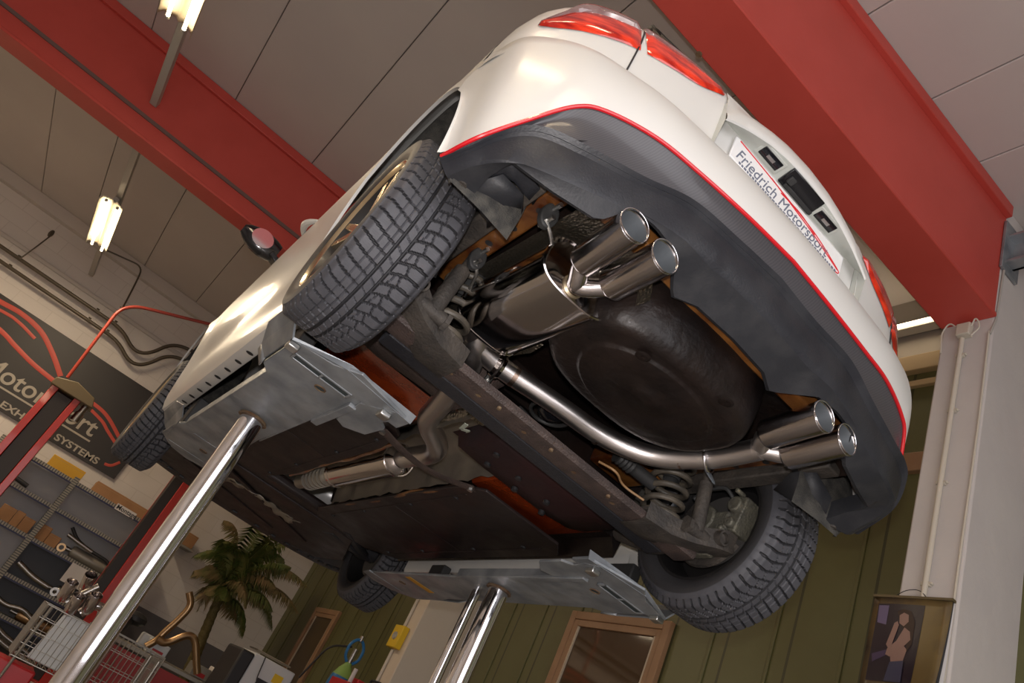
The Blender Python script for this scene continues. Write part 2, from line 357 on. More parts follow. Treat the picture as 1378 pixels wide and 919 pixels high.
# ceiling: separate sheets so the joints are real gaps over a darker backing
c = MB(); ys = [-2.95, -1.42, -.70, .20, 1.12, 2.02, 2.95, 3.70, 4.6, 5.5, 6.0]
ys = [YG-.1, -1.98, -1.42, -0.74, 0.18, 1.05, 1.98, 2.92, 3.72, 4.6, 5.5, YL]
for a, b in zip(ys[:-1], ys[1:]): c.box(XB, XF, a+.0035, b-.0035, H, H+.05)
struct(c.build('ceiling', CEIL, bevel=.006))
struct(MB().box(XB, XF, YG-.1, YL, H+.05, H+.12).build('ceiling_backing', mat('joint_dark', (.16, .14, .13), .9)))
struct(MB().box(XF, XF+.2, YG-.2, YL, 1.18, H+.1).build('wall_front', WALLW))
struct(MB().box(XF-.004, XF+.2, YG-.2, YL, 0, 1.18).build('baseboard_front', DADO))
struct(MB().box(XB, XF+.2, YL, YL+.2, 0, H+.1).build('wall_left', WALLW))
struct(MB().box(XB-.2, XB, YG-.2, YL+.2, 0, H+.1).build('wall_rear', PLAST))
# olive sheet-metal wall with vertical ribs behind the pillars
g = MB().box(XB, XF, YG-.15, YG, 0, 4.58)
x = XB+.07
while x < XF:
    g.box(x-.012, x+.012, YG, YG+.012, 0, 4.58); x += .5
struct(g.build('wall_right', GREEN, bevel=.004))
struct(MB().box(XB, XF, YG-.15, YG-.02, 4.58, H).build('wall_upper_right', mat('bulkhead_grey', (.30, .27, .235), .7)))
struct(MB().box(XB, XF, YG-.02, YG+.05, 4.58, 4.72).box(XB, XF, YG-.02, YG+.03, 4.45, 4.50).build('trim_1', mat('tan_rail', (.42, .30, .15), .5), bevel=.005))
struct(MB().box(XB, XF, YG-.01, YG+.045, 3.74, 3.88).build('trim_2', M['wood'], bevel=.005))
# cornice of the front wall
struct(MB().box(XF-.14, XF, YG, YL, 5.16, H).box(XF-.03, XF, YG, YL, 4.50, 4.56).build('trim_3', mat('cornice_paint', (.56, .51, .47), .7), bevel=.01))
# plastered pillars that carry the red beams
p = MB().box(.14, .44, YG-.05, -2.4, 0, H); struct(p.build('wall_pier_near', PLAST, bevel=.012))
p = MB().box(5.2, 5.46, YG-.05, -2.4, 0, H); struct(p.build('wall_pier_far', mat('cream_pier', (.66, .58, .48), .7, bump=.3, bscale=9), bevel=.01))

# ------------------------------------------------------------------ red roof beams
def roof_beam(x0, x1, zb, label, line=False):
    b = MB(); b.box(x0, x1, -2.4, YL, zb, H-.10)            # boxed web
    b.box(x0-.035, x1+.035, -2.4, YL, H-.10, H-.004)          # top flange
    b.box(x0-.012, x1+.012, -2.4, YL, zb-.012, zb+.02)
    o = tag(b.build('roof_beam', M['beam_red'], bevel=.006), label, 'beam')
    if line:
        l = MB().box(x0-.016, x0, -2.4, YL, zb+.17, zb+.205); l.build('cable_strip', mat('grey_strip', (.17, .10, .085), .6), o)
    return o
b2 = roof_beam(.14, .44, 4.42, 'massive red steel roof beam crossing directly above the tail of the white car')
t = MB()
for y in (-.9, -.05, .8): t.cyl((.45, y, 4.40), (.45, y, 4.44), .018, n=8)
t.build('flange_bolt', M['rust'], b2)
b1 = roof_beam(5.2, 5.46, 4.40, 'red steel roof beam farther away in the upper left with a grey line along it', True)

# ------------------------------------------------------------------ fluorescent lights on rails (y about 2.45)
def ceiling_light(x0, y, z, label, power=1.0, L=1.6, group='twin tube ceiling lights'):
    t = thing('fluorescent_light', label, 'light', (x0, y, z), group)
    h = MB().grid([[(a, s, q) for a in (0, L)] for s, q in ((-.14, -.03), (-.125, .02), (-.03, .055), (-.0, .03), (.03, .055), (.125, .02), (.14, -.03))])
    h.build('reflector', mat('reflector_white', (.75, .68, .55), .3), t, solid=.004)
    MB().box(0, L, -.03, .03, .05, .10).build('housing', M['fixture'], t, bevel=.004)
    for sy in (-.07, .07):
        MB().cyl((.03, sy, -.005), (L-.03, sy, -.005), .014, n=12).build('tube', M['tube'], t)
        MB().cyl((.0, sy, -.005), (.03, sy, -.005), .017, n=12).build('tube_socket', M['fixture'], t)
        MB().cyl((L-.03, sy, -.005), (L, sy, -.005), .017, n=12).build('tube_socket', M['fixture'], t)
    if power:
        a = area('lamp_light', (x0+L/2, y, z-.03), (x0+L/2, y, 0), L, LAMP_E*4*power, WARM, .2); a.parent = t; a.matrix_parent_inverse = Matrix.Translation((-x0, -y, -z))
    return t
def rail(x0, x1, label, y=2.45, z=4.72):
    o = MB().box(x0, x1, y-.035, y+.035, z, z+.06).build('light_rail', M['fixture'], bevel=.004); tag(o, label, 'rail', 'light trunking rails'); return o
rail(-4.5, 5.18, 'grey trunking rail crossing the web of the far red beam, carrying a lamp')
rail(5.48, XF-.14, 'grey trunking rail behind the far red beam running to the front wall')
ceiling_light(2.10, 2.45, 4.60, 'lit twin tube light cut off by the top edge of the photo')
ceiling_light(7.45, 2.45, 4.60, 'lit twin tube light behind the far red beam, near the front wall', 3.0)
ceiling_light(-1.6, 2.45, 4.60, 'added twin tube light, out of view on the near end of the rail', .7)  # added behind the camera for ambient light, no such fixture in view
ceiling_light(-4.0, 2.45, 4.60, 'added twin tube light, out of view at the rear end of the rail', .7)  # another unseen extra lamp that lifts the ambient level
ceiling_light(7.4, 5.2, 4.60, 'added twin tube light, out of view in the far left bay', 2.0)  # extra unseen lamp, put in to brighten the front wall
# bare tube on the bulkhead above the olive wall
def batten(x0, label, power=True):
    t = thing('batten_light', label, 'light', (x0, YG+.05, 5.0), 'tube lights on the bulkhead')
    MB().box(0, 1.5, -.05, .03, -.03, .03).build('housing', M['fixture'], t, bevel=.004)
    MB().cyl((.02, .05, -.01), (1.48, .05, -.01), .014, n=12).build('tube', M['tube_soft'], t)
    if power:
        a = area('batten_lamp_light', (x0+.75, YG+.15, 4.97), (x0+.75, YG+1.4, 0), 1.4, LAMP_E*.35, WARM, .08)
batten(.62, 'single bright tube light on the bulkhead beside the near pier')
batten(3.4, 'added tube light, out of view on the bulkhead midway along the olive wall')  # unseen fixture, put in to carry an added lamp along this wall
batten(7.2, 'added tube light, out of view on the bulkhead beyond the far pier')  # second unseen fixture, made up to hold an added lamp
# ================================================================== THE CAR
CAR = thing('car', 'white hatchback raised on the lift, seen from below and behind', 'car')
RC = Matrix(((0.999501, -0.009581, 0.030086), (0.009918, 0.999889, -0.011077), (-0.029977, 0.011370, 0.999486)))
cm = RC.to_4x4(); cm.translation = Vector((0.0355, 0.0085, 1.7517)); CAR.matrix_world = cm
AR, AZ, WB, RT = .42, .36, 2.69, .78     # arch radius, arch height, wheelbase, half track
def itp(x, tab):
    if x <= tab[0][0]: return tab[0][1]
    for (a, b), (c, d) in zip(tab[:-1], tab[1:]):
        if x <= c: return b+(d-b)*(x-a)/(c-a)
    return tab[-1][1]
YS = [(.14, .826), (.2, .843), (.335, .853), (.5, .872), (.65, .888), (.78, .893), (.88, .888), (.95, .872), (1.02, .845)]
def yside(x, z):
    y = itp(z, YS)
    for xc in (0, WB):
        d = math.hypot(x-xc, z-AZ); y += .012*math.exp(-((d-AR)/.05)**2)
    if x > 2.3: y -= .02*((x-2.3)/.8)**2
    # concave door swage
    if .45 < x < 2.25: y -= .018*math.exp(-((z-.42)/.09)**2)*min(1, (x-.45)/.2, (2.25-x)/.2)
    return y
def zbot(x):
    for xc in (0, WB):
        if abs(x-xc) < AR: return max(.15, AZ+math.sqrt(AR*AR-(x-xc)**2)) if abs(x-xc) < AR else .15
    return .15
# columns dense near the arch ends
xs = []
def seg(a, b, n): return [a+(b-a)*i/n for i in range(n)]
xs += [-AR*math.cos(rad(a)) for a in range(44, 178, 4)]
xs += [AR-.0005, AR+.0001] + seg(AR+.03, WB-AR-.03, 30) + [WB-AR-.0001, WB-AR+.0005]
xs += [WB-AR*math.cos(rad(a)) for a in range(4, 178, 4)] + [WB+AR-.0002]
xs = sorted(set(xs))
body = MB()
def zrow(x, t):
    zb = zbot(x); return zb+(1.02-zb)*t
for s in (1, -1):
    rows = []
    for x in xs:
        zb = zbot(x); r = [Vector((x, s*(yside(x, zb)-.010), zb+.001))]
        r += [Vector((x, s*yside(x, zrow(x, t)), zrow(x, t))) for t in [i/22 for i in range(23)]]
        # shoulder, window sill, glass, roof edge
        r += [Vector((x, s*(.845-.03), 1.035))]
        rows.append(r)
    body.grid(rows)
    # sill underside
    a = AR+.01; rr = []
    for i in range(21):
        x = AR+(WB-2*AR)*i/20; rr.append([Vector((x, s*(yside(x, .15)), .15)), Vector((x, s*.805, .1405)), Vector((x, s*.775, .142)), Vector((x, s*.768, .160)), Vector((x, s*.768, .22))])
    body.grid(rr)
# roof and pillars
rows = []
for x, zt, yt in ((-.30, 1.03, .80), (-.34, 1.20, .70), (-.30, 1.38, .58), (0.2, 1.44, .56), (.9, 1.46, .56), (1.5, 1.43, .55), (2.05, 1.22, .62), (2.55, 1.03, .74)):
    rows.append([Vector((x, -yt, zt-.02)), Vector((x, -yt*.7, zt)), Vector((x, 0, zt+.015)), Vector((x, yt*.7, zt)), Vector((x, yt, zt-.02))])
body.grid(rows)
# bonnet
rows = []
for x, zt, yt in ((2.5, 1.02, .82), (2.9, .96, .80), (3.25, .86, .74), (3.45, .76, .62)):
    rows.append([Vector((x, yt*k, zt-.05*k*k)) for k in (-1, -.6, 0, .6, 1)])
body.grid(rows)
BODY = body.build('body_shell', M['white_paint'], CAR, smooth=50, solid=0)
# side windows
for s in (1, -1):
    g = MB().grid([[Vector((-.28, s*.80, 1.03)), Vector((2.5, s*.80, 1.03))], [Vector((-.1, s*.60, 1.38)), Vector((1.55, s*.57, 1.40))]])
    g.build('side_window', M['glass_dark'], CAR)
MB().grid([[Vector((1.55, -.55, 1.42)), Vector((1.55, .55, 1.42))], [Vector((2.55, -.74, 1.03)), Vector((2.55, .74, 1.03))]]).build('windscreen', M['glass_dark'], CAR)

# ---- rear body levels, from the centre line outwards
def sup(y, L, W, x0=-.30): return x0-L*(max(0, 1-(abs(y)/W)**2.5))**.4
RED = [(-.740, 0, .615), (-.735, .18, .608), (-.720, .36, .603), (-.697, .50, .602), (-.657, .63, .585), (-.625, .695, .552), (-.577, .765, .452), (-.515, .825, .362), (-.419, .852, .330)]
TOP = [(-.722, 0, .752), (-.716, .20, .754), (-.700, .36, .758), (-.678, .50, .768), (-.645, .61, .776), (-.600, .72, .787), (-.528, .803, .800), (-.437, .868, .803), (-.300, .896, .780)]
CRS = [(-.705, 0, .570), (-.700, .16, .560), (-.690, .33, .547), (-.668, .47, .500), (-.633, .62, .474), (-.592, .72, .462), (-.550, .775, .420), (-.498, .815, .345), (-.424, .845, .312)]
LOW = [(-.700, 0, .45), (-.700, .16, .445), (-.690, .32, .435), (-.665, .46, .405), (-.630, .61, .365), (-.583, .71, .348), (-.540, .765, .332), (-.490, .800, .315), (-.424, .825, .296)]
INN = [(-.620, 0, .380), (-.612, .14, .380), (-.585, .205, .370), (-.665, .30, .405), (-.672, .38, .410), (-.668, .455, .402), (-.628, .505, .333), (-.592, .63, .332), (-.560, .735, .343), (-.48, .742, .330), (-.405, .735, .300)]
NB = 8
# the far-side corner of the bumper sits slightly further back (the car is not perfectly square in its fixings)
OFF = [([0, 0, -.005, -.015, -.028, -.038, -.032, -.004, .03], [0]*7+[.005, .02]), ([0, 0, -.005, -.01, -.02, -.03, -.03, -.02, 0], [0]*9),
       ([0, 0, -.01, -.02, -.035, -.055, -.075, -.075, -.03], [0, 0, .01, .02, .02, .03, .045, .045, .015]), ([0, 0, -.01, -.02, -.04, -.06, -.080, -.080, -.03], [0, 0, 0, .005, .015, .025, .035, .035, .01])]
def both(c, off):
    l = crom(c, NB); r = crom([(p[0]+dx, p[1], p[2]+dz) for p, dx, dz in zip(c, *off)], NB)
    return [Vector((p.x, -p.y, p.z)) for p in r[:0:-1]]+l
red_f, top_f, crs_f, low_f = [both(c, o) for c, o in zip((RED, TOP, CRS, LOW), OFF)]
# resample INN linearly to the same number of columns, matched by y
def resamp(curve, ref):
    c = [Vector(p) for p in curve]; L = [0]
    for a, b in zip(c[:-1], c[1:]): L.append(L[-1]+(b-a).length)
    r = [0]
    for a, b in zip(ref[:-1], ref[1:]): r.append(r[-1]+(b-a).length)
    out = []
    for q in r:
        d = q/r[-1]*L[-1]; k = 0
        while k < len(L)-2 and L[k+1] < d: k += 1
        out.append(c[k].lerp(c[k+1], (d-L[k])/(L[k+1]-L[k])))
    return out
inn_h = []
low_h = crom(LOW, NB)
ykn = [0, .14, .205, .30, .38, .455, .505, .63, .71, .765, .825]
for p in low_h:                       # match inner edge to the lower edge by y
    y = p.y; k = 0
    while k < len(ykn)-2 and ykn[k+1] < y: k += 1
    t = min(1, max(0, (y-ykn[k])/(ykn[k+1]-ykn[k]))); inn_h.append(Vector(INN[k]).lerp(Vector(INN[k+1]), t))
inn_f = full(inn_h)
N = len(red_f)
def outward(p): 
    v = Vector((p.x+.30, p.y*.25, 0)); return v.normalized() if v.length > 1e-6 else Vector((-1, 0, 0))
# white bumper skin
rows = []
for i in range(N):
    a, b = red_f[i], top_f[i]; r = []
    o = outward(a)
    for k in range(11):
        t = k/10; p = a.lerp(b, t); p = p+o*(.016*4*t*(1-t))*(1-.8*abs(2*i/(N-1)-1)**6); r.append(p)
    # the end columns follow the wheel arch
    e = abs(2*i/(N-1)-1); wgt = {0: 1, 1: .6, 2: .3}.get(min(i, N-1-i), 0)
    if wgt:
        sg = -1 if i < N/2 else 1
        for k, p in enumerate(r):
            xa = -math.sqrt(max(0, AR*AR-(p.z-AZ)**2)) if p.z < .64 else -.298
            p.x += (xa-p.x)*wgt; p.y += (sg*(yside(xa, p.z)+.001)-p.y)*wgt
    # rolled top edge
    r.append(b - o*.006 + Vector((0, 0, .006))); r.append(b - o*.014 + Vector((0, 0, .004)))
    rows.append(r)
bump = MB().grid(rows).build('rear_bumper', M['white_paint'], CAR, smooth=40)
MB().tube(red_f, .0055, 8).build('red_pinstripe', M['red_trim'], CAR)
# lower bumper: carbon film band, stepped ridge, textured valance and underside
cr = []; vl = []
for i in range(N):
    o = outward(red_f[i]); a = red_f[i]-o*.004-Vector((0, 0, .002)); b = crs_f[i]; mid = a.lerp(b, .5)+o*-.008
    cr.append([a, a.lerp(b, .25)-o*.006, mid, a.lerp(b, .78)-o*.006, b-o*.004])
    c0 = crs_f[i]; l0 = low_f[i]; n0 = inn_f[i]; d = (l0-c0)
    vl.append([c0-o*.005, c0+o*.004, c0+d*.07+o*.014, c0+d*.15+o*.004, c0+d*.22+o*.010, c0+d*.28+o*.002, c0+d*.6+o*.003, l0+o*.0, l0.lerp(n0, .12)-Vector((0, 0, .004)), l0.lerp(n0, .55), n0, n0+Vector((.012, 0, .004)), n0+Vector((.03, 0, .05))])
MB().grid(cr).build('carbon_diffuser_band', CARBON, CAR, smooth=60)
MB().grid([r[:9] for r in vl]).build('lower_valance', M['black_plastic'], CAR, smooth=40)
MB().grid([r[8:] for r in vl]).build('valance_underside', M['dusty_plastic'], CAR, smooth=40)
for s in (1, -1):
    k = (N-1)-3 if s > 0 else 3
    bl = MB().cyl((-.424, s*.775, .330), (-.424, s*.775, .300), .014, n=12).cyl((-.424, s*.775, .302), (-.424, s*.775, .297), .007, n=8)
    bl.build('bumper_screw', M['dust_grey'], CAR)
    # return of the bumper at the wheel arch
    e = [red_f, crs_f, low_f, inn_f]; idx = N-1 if s > 0 else 0
    pts = [c[idx] for c in e]
    MB().grid([[p for p in pts], [p+Vector((.004, -s*.05, .01)) for p in pts]]).build('bumper_arch_return', M['dusty_plastic'], CAR)

# tailgate and quarter panels above the bumper
LV = [(.740, .402, .893), (.80, .388, .888), (.86, .386, .888), (.93, .384, .880), (1.0, .375, .862), (1.04, .355, .845), (1.10, .30, .80), (1.25, .18, .70), (1.38, .08, .60), (1.44, -.1, .56)]
ang = sorted(set([math.asin(min(1, (y/.888)**1.25)) for y in (.0, .08, .16, .24, .30, .335, .338, .40, .46, .52, .57, .605, .61, .66, .71, .76, .80, .83, .855, .87, .88, .886)]+[PI/2]))
def lp(i, a):
    z, L, W = LV[i]; return Vector((-.30-L*math.cos(a)**.8 if a < PI/2 else -.30, W*math.sin(a)**.8, z))
def lvl(z, L, W, a): return Vector((-.30-(L*max(0, math.cos(a))**.8), W*math.sin(a)**.8, z))
tg = MB(); cols = [(-1, a) for a in ang[:0:-1]]+[(1, a) for a in ang]
zs = []
for (z0, L0, W0), (z1, L1, W1) in zip(LV[:-1], LV[1:]):
    for k in range(3): t = k/3; zs.append((z0+(z1-z0)*t, L0+(L1-L0)*t, W0+(W1-W0)*t))
zs.append(LV[-1])
rows = []
for z, L, W in zs: rows.append([Vector((p.x, p.y*sg, p.z)) for sg, a in cols for p in [lvl(z, L, W, a)]])
vs = [p for r in rows for p in r]; n = len(cols); fs = []
for i in range(len(rows)-1):
    for k in range(n-1):
        cy = (rows[i][k].y+rows[i][k+1].y)/2; cz = (rows[i][k].z+rows[i+1][k].z)/2
        if abs(cy) < .336 and .765 < cz < .99: continue
        if cz > 1.13 and cz < 1.36 and abs(cy) < .55: continue
        fs.append((i*n+k, i*n+k+1, (i+1)*n+k+1, (i+1)*n+k))
tg.add(vs, fs); TG = tg.build('tailgate_and_quarters', M['white_paint'], CAR, smooth=45)
MB().grid([[Vector((-.30-.26, -.6, 1.12)), Vector((-.62, 0, 1.12)), Vector((-.56, .6, 1.12))], [Vector((-.35, -.55, 1.37)), Vector((-.40, 0, 1.38)), Vector((-.35, .55, 1.37))]]).build('rear_window', M['glass_dark'], CAR)
# plate recess: back wall, painted roof of the recess and the lip that overhangs it
lipz = [(0, .957), (.10, .951), (.17, .938), (.25, .910), (.31, .882), (.337, .866)]
top_lip = [(0, 1.028), (.10, 1.022), (.17, 1.008), (.25, .985), (.31, .955), (.345, .90)]
ly = [i*.337/16 for i in range(17)]; ly = [-y for y in ly[:0:-1]]+ly
def lipx(y): return -.712+.012*(abs(y)/.337)**2
ru = [[Vector((-.652, y, .934)), Vector((lipx(y)*.5-.652*.5, y, (itp(abs(y), lipz)+.934)/2+.004)), Vector((lipx(y)+.003, y, itp(abs(y), lipz)))] for y in ly]
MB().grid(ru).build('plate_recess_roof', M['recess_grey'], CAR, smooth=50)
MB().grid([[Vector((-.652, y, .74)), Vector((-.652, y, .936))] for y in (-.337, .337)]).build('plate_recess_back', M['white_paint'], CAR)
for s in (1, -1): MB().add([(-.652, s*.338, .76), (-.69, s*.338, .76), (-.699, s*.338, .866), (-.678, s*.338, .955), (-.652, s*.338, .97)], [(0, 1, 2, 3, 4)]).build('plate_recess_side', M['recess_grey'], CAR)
li = []
for y in ly:
    z0 = itp(abs(y), lipz); z1 = itp(abs(y), top_lip); x0 = lipx(y)
    x9 = -.30-itp(1.01, [(a, b) for a, b, c in LV])*(1-(abs(y)/.86)**2.5)**.4
    li.append([Vector((x0+.003, y, z0)), Vector((x0-.002, y, z0+.004)), Vector((x0+.000, y, z0+(z1-z0)*.35)), Vector((x0+.006, y, z0+(z1-z0)*.7)), Vector((x0+.016, y, z1)), Vector((x0+.030, y, max(z1+.008, .985))), Vector((x9+.004, y, max(z1+.012, 1.03)))])
MB().grid(li).build('tailgate_lip', M['white_paint'], CAR, smooth=60)
# plate lights and handle button in the recess roof
def roofpt(y, t):
    a = Vector((-.652, y, .934)); b = Vector((lipx(y)+.003, y, itp(abs(y), lipz))); return a.lerp(b, t)
for s in (1, -1):
    p = roofpt(.135, .52); d = (roofpt(.135, 1)-roofpt(.135, 0)).normalized(); nn = Vector((d.z, 0, -d.x)); 
    if nn.z > 0: nn = -nn
    R = Matrix((d, Vector((0, 1, 0)), nn)).transposed(); c0 = Vector((p.x, s*.135, p.z))
    f = MB().cbox(c0, (.045, .100, .008), R).build('plate_lamp_frame', M['recess_grey'], CAR, bevel=.002)
    MB().cbox(c0+nn*.004, (.030, .080, .006), R).build('plate_lamp_lens', M['black_gloss'], f, bevel=.002)
    MB().cbox(c0+nn*.0065, (.010, .03, .003), R).build('plate_lamp_bulb', M['zinc'], f)
p = roofpt(0, .5); d = (roofpt(0, 1)-roofpt(0, 0)).normalized(); nn = Vector((d.z, 0, -d.x)); nn = -nn if nn.z > 0 else nn
R = Matrix((d, Vector((0, 1, 0)), nn)).transposed()
f = MB().cbox(p+nn*.004+Vector((0, -.01, 0)), (.058, .150, .012), R).build('tailgate_handle', M['black_gloss'], CAR, bevel=.003)
MB().cbox(p+nn*.013+Vector((0, .040, 0)), (.022, .022, .012), R).build('camera_eye', M['rubber'], f, bevel=.002)
MB().cbox(p+nn*.008+Vector((0, -.02, 0))-d*.02, (.012, .13, .014), R).build('handle_pad', M['rubber'], f, bevel=.002)
# emblem above the lip
em = MB(); rr = [(-.706+.002, .022*math.cos(a)+.0, 1.045+.03*math.sin(a)) for a in [2*PI*k/20 for k in range(20)]]
em.tube([Vector(p) for p in rr], .004, 6, closed=True); pass
# number plate
pm = frame((-.664, .262, .826), (0, -1, 0), (-.0, 0, 1))
pl = MB().box(-.669, -.661, -.262, .262, .820, .905).build('number_plate', M['plate_white'], CAR, bevel=.003)
pm = frame((-.6696, .245, .836), (0, -1, 0), (0, 0, 1))
text('Friedrich Motorsport', 'plate_lettering', M['ink_blue'], .057, pm, pl, .0006, .35, bold=0, sx=.87)
sp_ = MB(); y_ = .225
while y_ > -.235:
    w_ = .006+.006*random.random(); sp_.box(-.6700, -.6690, y_-w_, y_, .8240, .8315); y_ -= w_+.004
sp_.build('plate_small_print', M['ink_blue'], pl)
for k, pts in enumerate([[(.245, .898), (.15, .894), (.02, .886), (-.12, .874), (-.24, .842), (-.252, .830), (-.24, .826)], [(.10, .893), (-.02, .878), (-.10, .868), (-.2, .848), (-.245, .838)], [(.05, .880), (-.04, .885), (-.12, .87)]]):
    MB().tube(crom([(-.6698, y, z) for y, z in pts], 8), .0016, 6).build('plate_red_line', M['ink_red'], pl)

# ---- tail lamps, wrapping from the tailgate round the corner
LL = [(.845, .868), (.815, .861), (.766, .874), (.698, .892), (.631, .908), (.516, .926), (.433, .944), (.349, .992)]
LU = [(.850, .872), (.816, .938), (.783, 1.010), (.723, 1.026), (.651, 1.030), (.584, 1.026), (.501, 1.025), (.345, 1.006)]
def LWz(z):
    L = itp(z, [(a, b) for a, b, c in LV]); W = itp(z, [(a, c) for a, b, c in LV]); return L, W
def onrear(y, z, off=0.0):
    L, W = LWz(z); W = max(W, .872); x = sup(y, L, W); o = outward(Vector((x, y, z))); return Vector((x, y, z))+o*off
for s in (1, -1):
    lo = crom([(y, z, 0) for y, z in LL], 6); up = crom([(y, z, 0) for y, z in LU], 6)
    def patch(i0, i1, t0, t1, off, name, mt, par):
        rows = []
        for i in range(i0, i1+1):
            r = []
            for k in range(7):
                t = t0+(t1-t0)*k/6; q = lo[i].lerp(up[i], t); e = off*(1 if 0 < k < 6 and i0 < i < i1 else .2)
                p = onrear(q.x, q.y, e); p.y *= s; r.append(p)
            rows.append(r)
        return MB().grid(rows).build(name, mt, par, smooth=60)
    n = len(lo)-1; sp = 25
    a = patch(0, sp, 0, .74, .012, 'tail_lamp', M['lamp_red'], CAR)
    patch(0, sp, .74, 1, .012, 'tail_lamp_clear_strip', M['lamp_clear'], a)
    b = patch(sp+1, n, 0, .80, .012, 'tail_lamp', M['lamp_red'], CAR)
    patch(sp+1, n, .80, 1, .010, 'tail_lamp_clear_strip', M['lamp_clear'], b)
    # shut line between quarter panel and tailgate
    g = [onrear(.622, z, .002) for z in (.76, .80, .85, .90, .95, 1.03)]
    for p in g: p.y *= s
    MB().tube(g, .003, 6).build('tailgate_shut_line', M['black_gloss'], CAR)

# ---- arch liners (felt), one per wheel; they fill the wheel housing
for xc in (0, WB):
    for s in (1, -1):
        rows = []
        for a in range(-10, 191, 10):
            ca, sa = math.cos(rad(a)), math.sin(rad(a)); r = []
            for y, rr_ in ((.868, AR-.001), (.86, AR+.01), (.80, AR+.015), (.70, AR+.01), (.60, AR-.01)):
                x_ = xc-rr_*ca
                y = min(y, yside(x_, max(.15, AZ+rr_*sa))-.014)
                if a in (-10, 190): y = min(y, .80)
                r.append(Vector((x_, s*y, AZ+rr_*sa)))
            rows.append(r)
        MB().grid(rows).build('arch_liner', M['liner'], CAR, smooth=60)
        pz = [(xc-(AR-.03)*math.cos(rad(a)), s*.60, AZ+(AR-.03)*math.sin(rad(a))) for a in range(8, 173, 8)]
        MB().prism(pz, (0, -s*.006, 0)).build('wheel_house_wall', M['under_dark'] if xc else M['dust_grey'], CAR)

# ---- sill drain holes, door handle, mirror
for s in (1, -1):
    for i in range(9):
        x = .88+i*.145; MB().lathe([(0, 0), (0, .015)], (x, s*.797, .1400), (0, 0, -1), n=14).build('sill_drain_hole', M['black_misc'], CAR)
for x in (1.05,):
    hp = []
    for t in range(9):
        u = t/8; hp.append(Vector((x+.19*u, (.885+.028*math.sin(PI*u)), .855+.01*u)))
    MB().tube(hp, [.007+.006*math.sin(PI*t/8) for t in range(9)], 8, sy=1.3).build('door_handle', M['white_paint'], CAR)
mr = MB()
for u, ww, hh in ((0, .03, .04), (.1, .07, .075), (.5, .085, .085), (.85, .075, .075), (1, .04, .05)): pass
c0 = Vector((1.62, .985, .965))
rows = []
for i in range(9):
    u = i/8; y = .90+.20*u; rr_ = math.sin(PI*min(1, .18+u*.78))**.5
    rows.append([Vector((1.66+.075*rr_*math.cos(2*PI*k/16)*(1 if math.cos(2*PI*k/16) > 0 else .45), y, .925+.065*rr_*math.sin(2*PI*k/16))) for k in range(16)])
mo = MB().grid(rows, wrap=True).build('door_mirror', M['black_gloss'], CAR, smooth=60)
MB().lathe([(0, 0), (.0, .055)], (1.622, 1.0, .927), (-1, 0, .18), n=24).build('mirror_glass', M['chrome'], mo)
MB().bar((1.66, .84, .87), (1.66, .93, .90), .06, .03).build('mirror_foot', M['black_gloss'], mo, bevel=.005)
tmpc = [o for o in (mo,)]
mo2 = mo.copy(); COL.objects.link(mo2); mo2.scale = (1, -1, 1)

# ---- front bumper
rows = []
for s_ in [i/20-1 for i in range(41)]:
    a = s_*PI/2; y = math.copysign(.86*abs(math.sin(a))**.8, s_); L = .46
    r = []
    for z, L_, W_ in ((.165, .43, .84), (.24, .46, .855), (.36, .47, .868), (.50, .48, .872), (.62, .46, .870), (.72, .41, .86), (.78, .36, .84)):
        r.append(Vector((3.09+L_*abs(math.cos(a))**.8, W_*math.copysign(abs(math.sin(a))**.8, s_), z)))
    rows.append(r)
MB().grid(rows).build('front_bumper', M['white_paint'], CAR, smooth=60)
rows = []
for s_ in [i/20-1 for i in range(41)]:
    a = s_*PI/2; sg = math.copysign(abs(math.sin(a))**.8, s_); ca = abs(math.cos(a))**.8
    rows.append([Vector((3.09+.445*ca, .85*sg, .17)), Vector((3.09+.45*ca, .853*sg, .150)), Vector((3.09+.43*ca, .83*sg, .142)), Vector((3.08+.34*ca, .74*sg, .150)), Vector((3.06+.33*ca, .72*sg, .20))])
fs_ = MB().grid(rows).build('front_splitter', M['black_plastic'], CAR, smooth=50)
tb = MB()
for i in range(-9, 10):
    a = i/9.8*PI/2; sg = math.copysign(abs(math.sin(a))**.8, i); ca = abs(math.cos(a))**.8
    tb.cbox((3.08+.36*ca, .77*sg, .143), (.05, .035, .012))
tb.build('splitter_clip_tabs', M['black_misc'], fs_, bevel=.003)

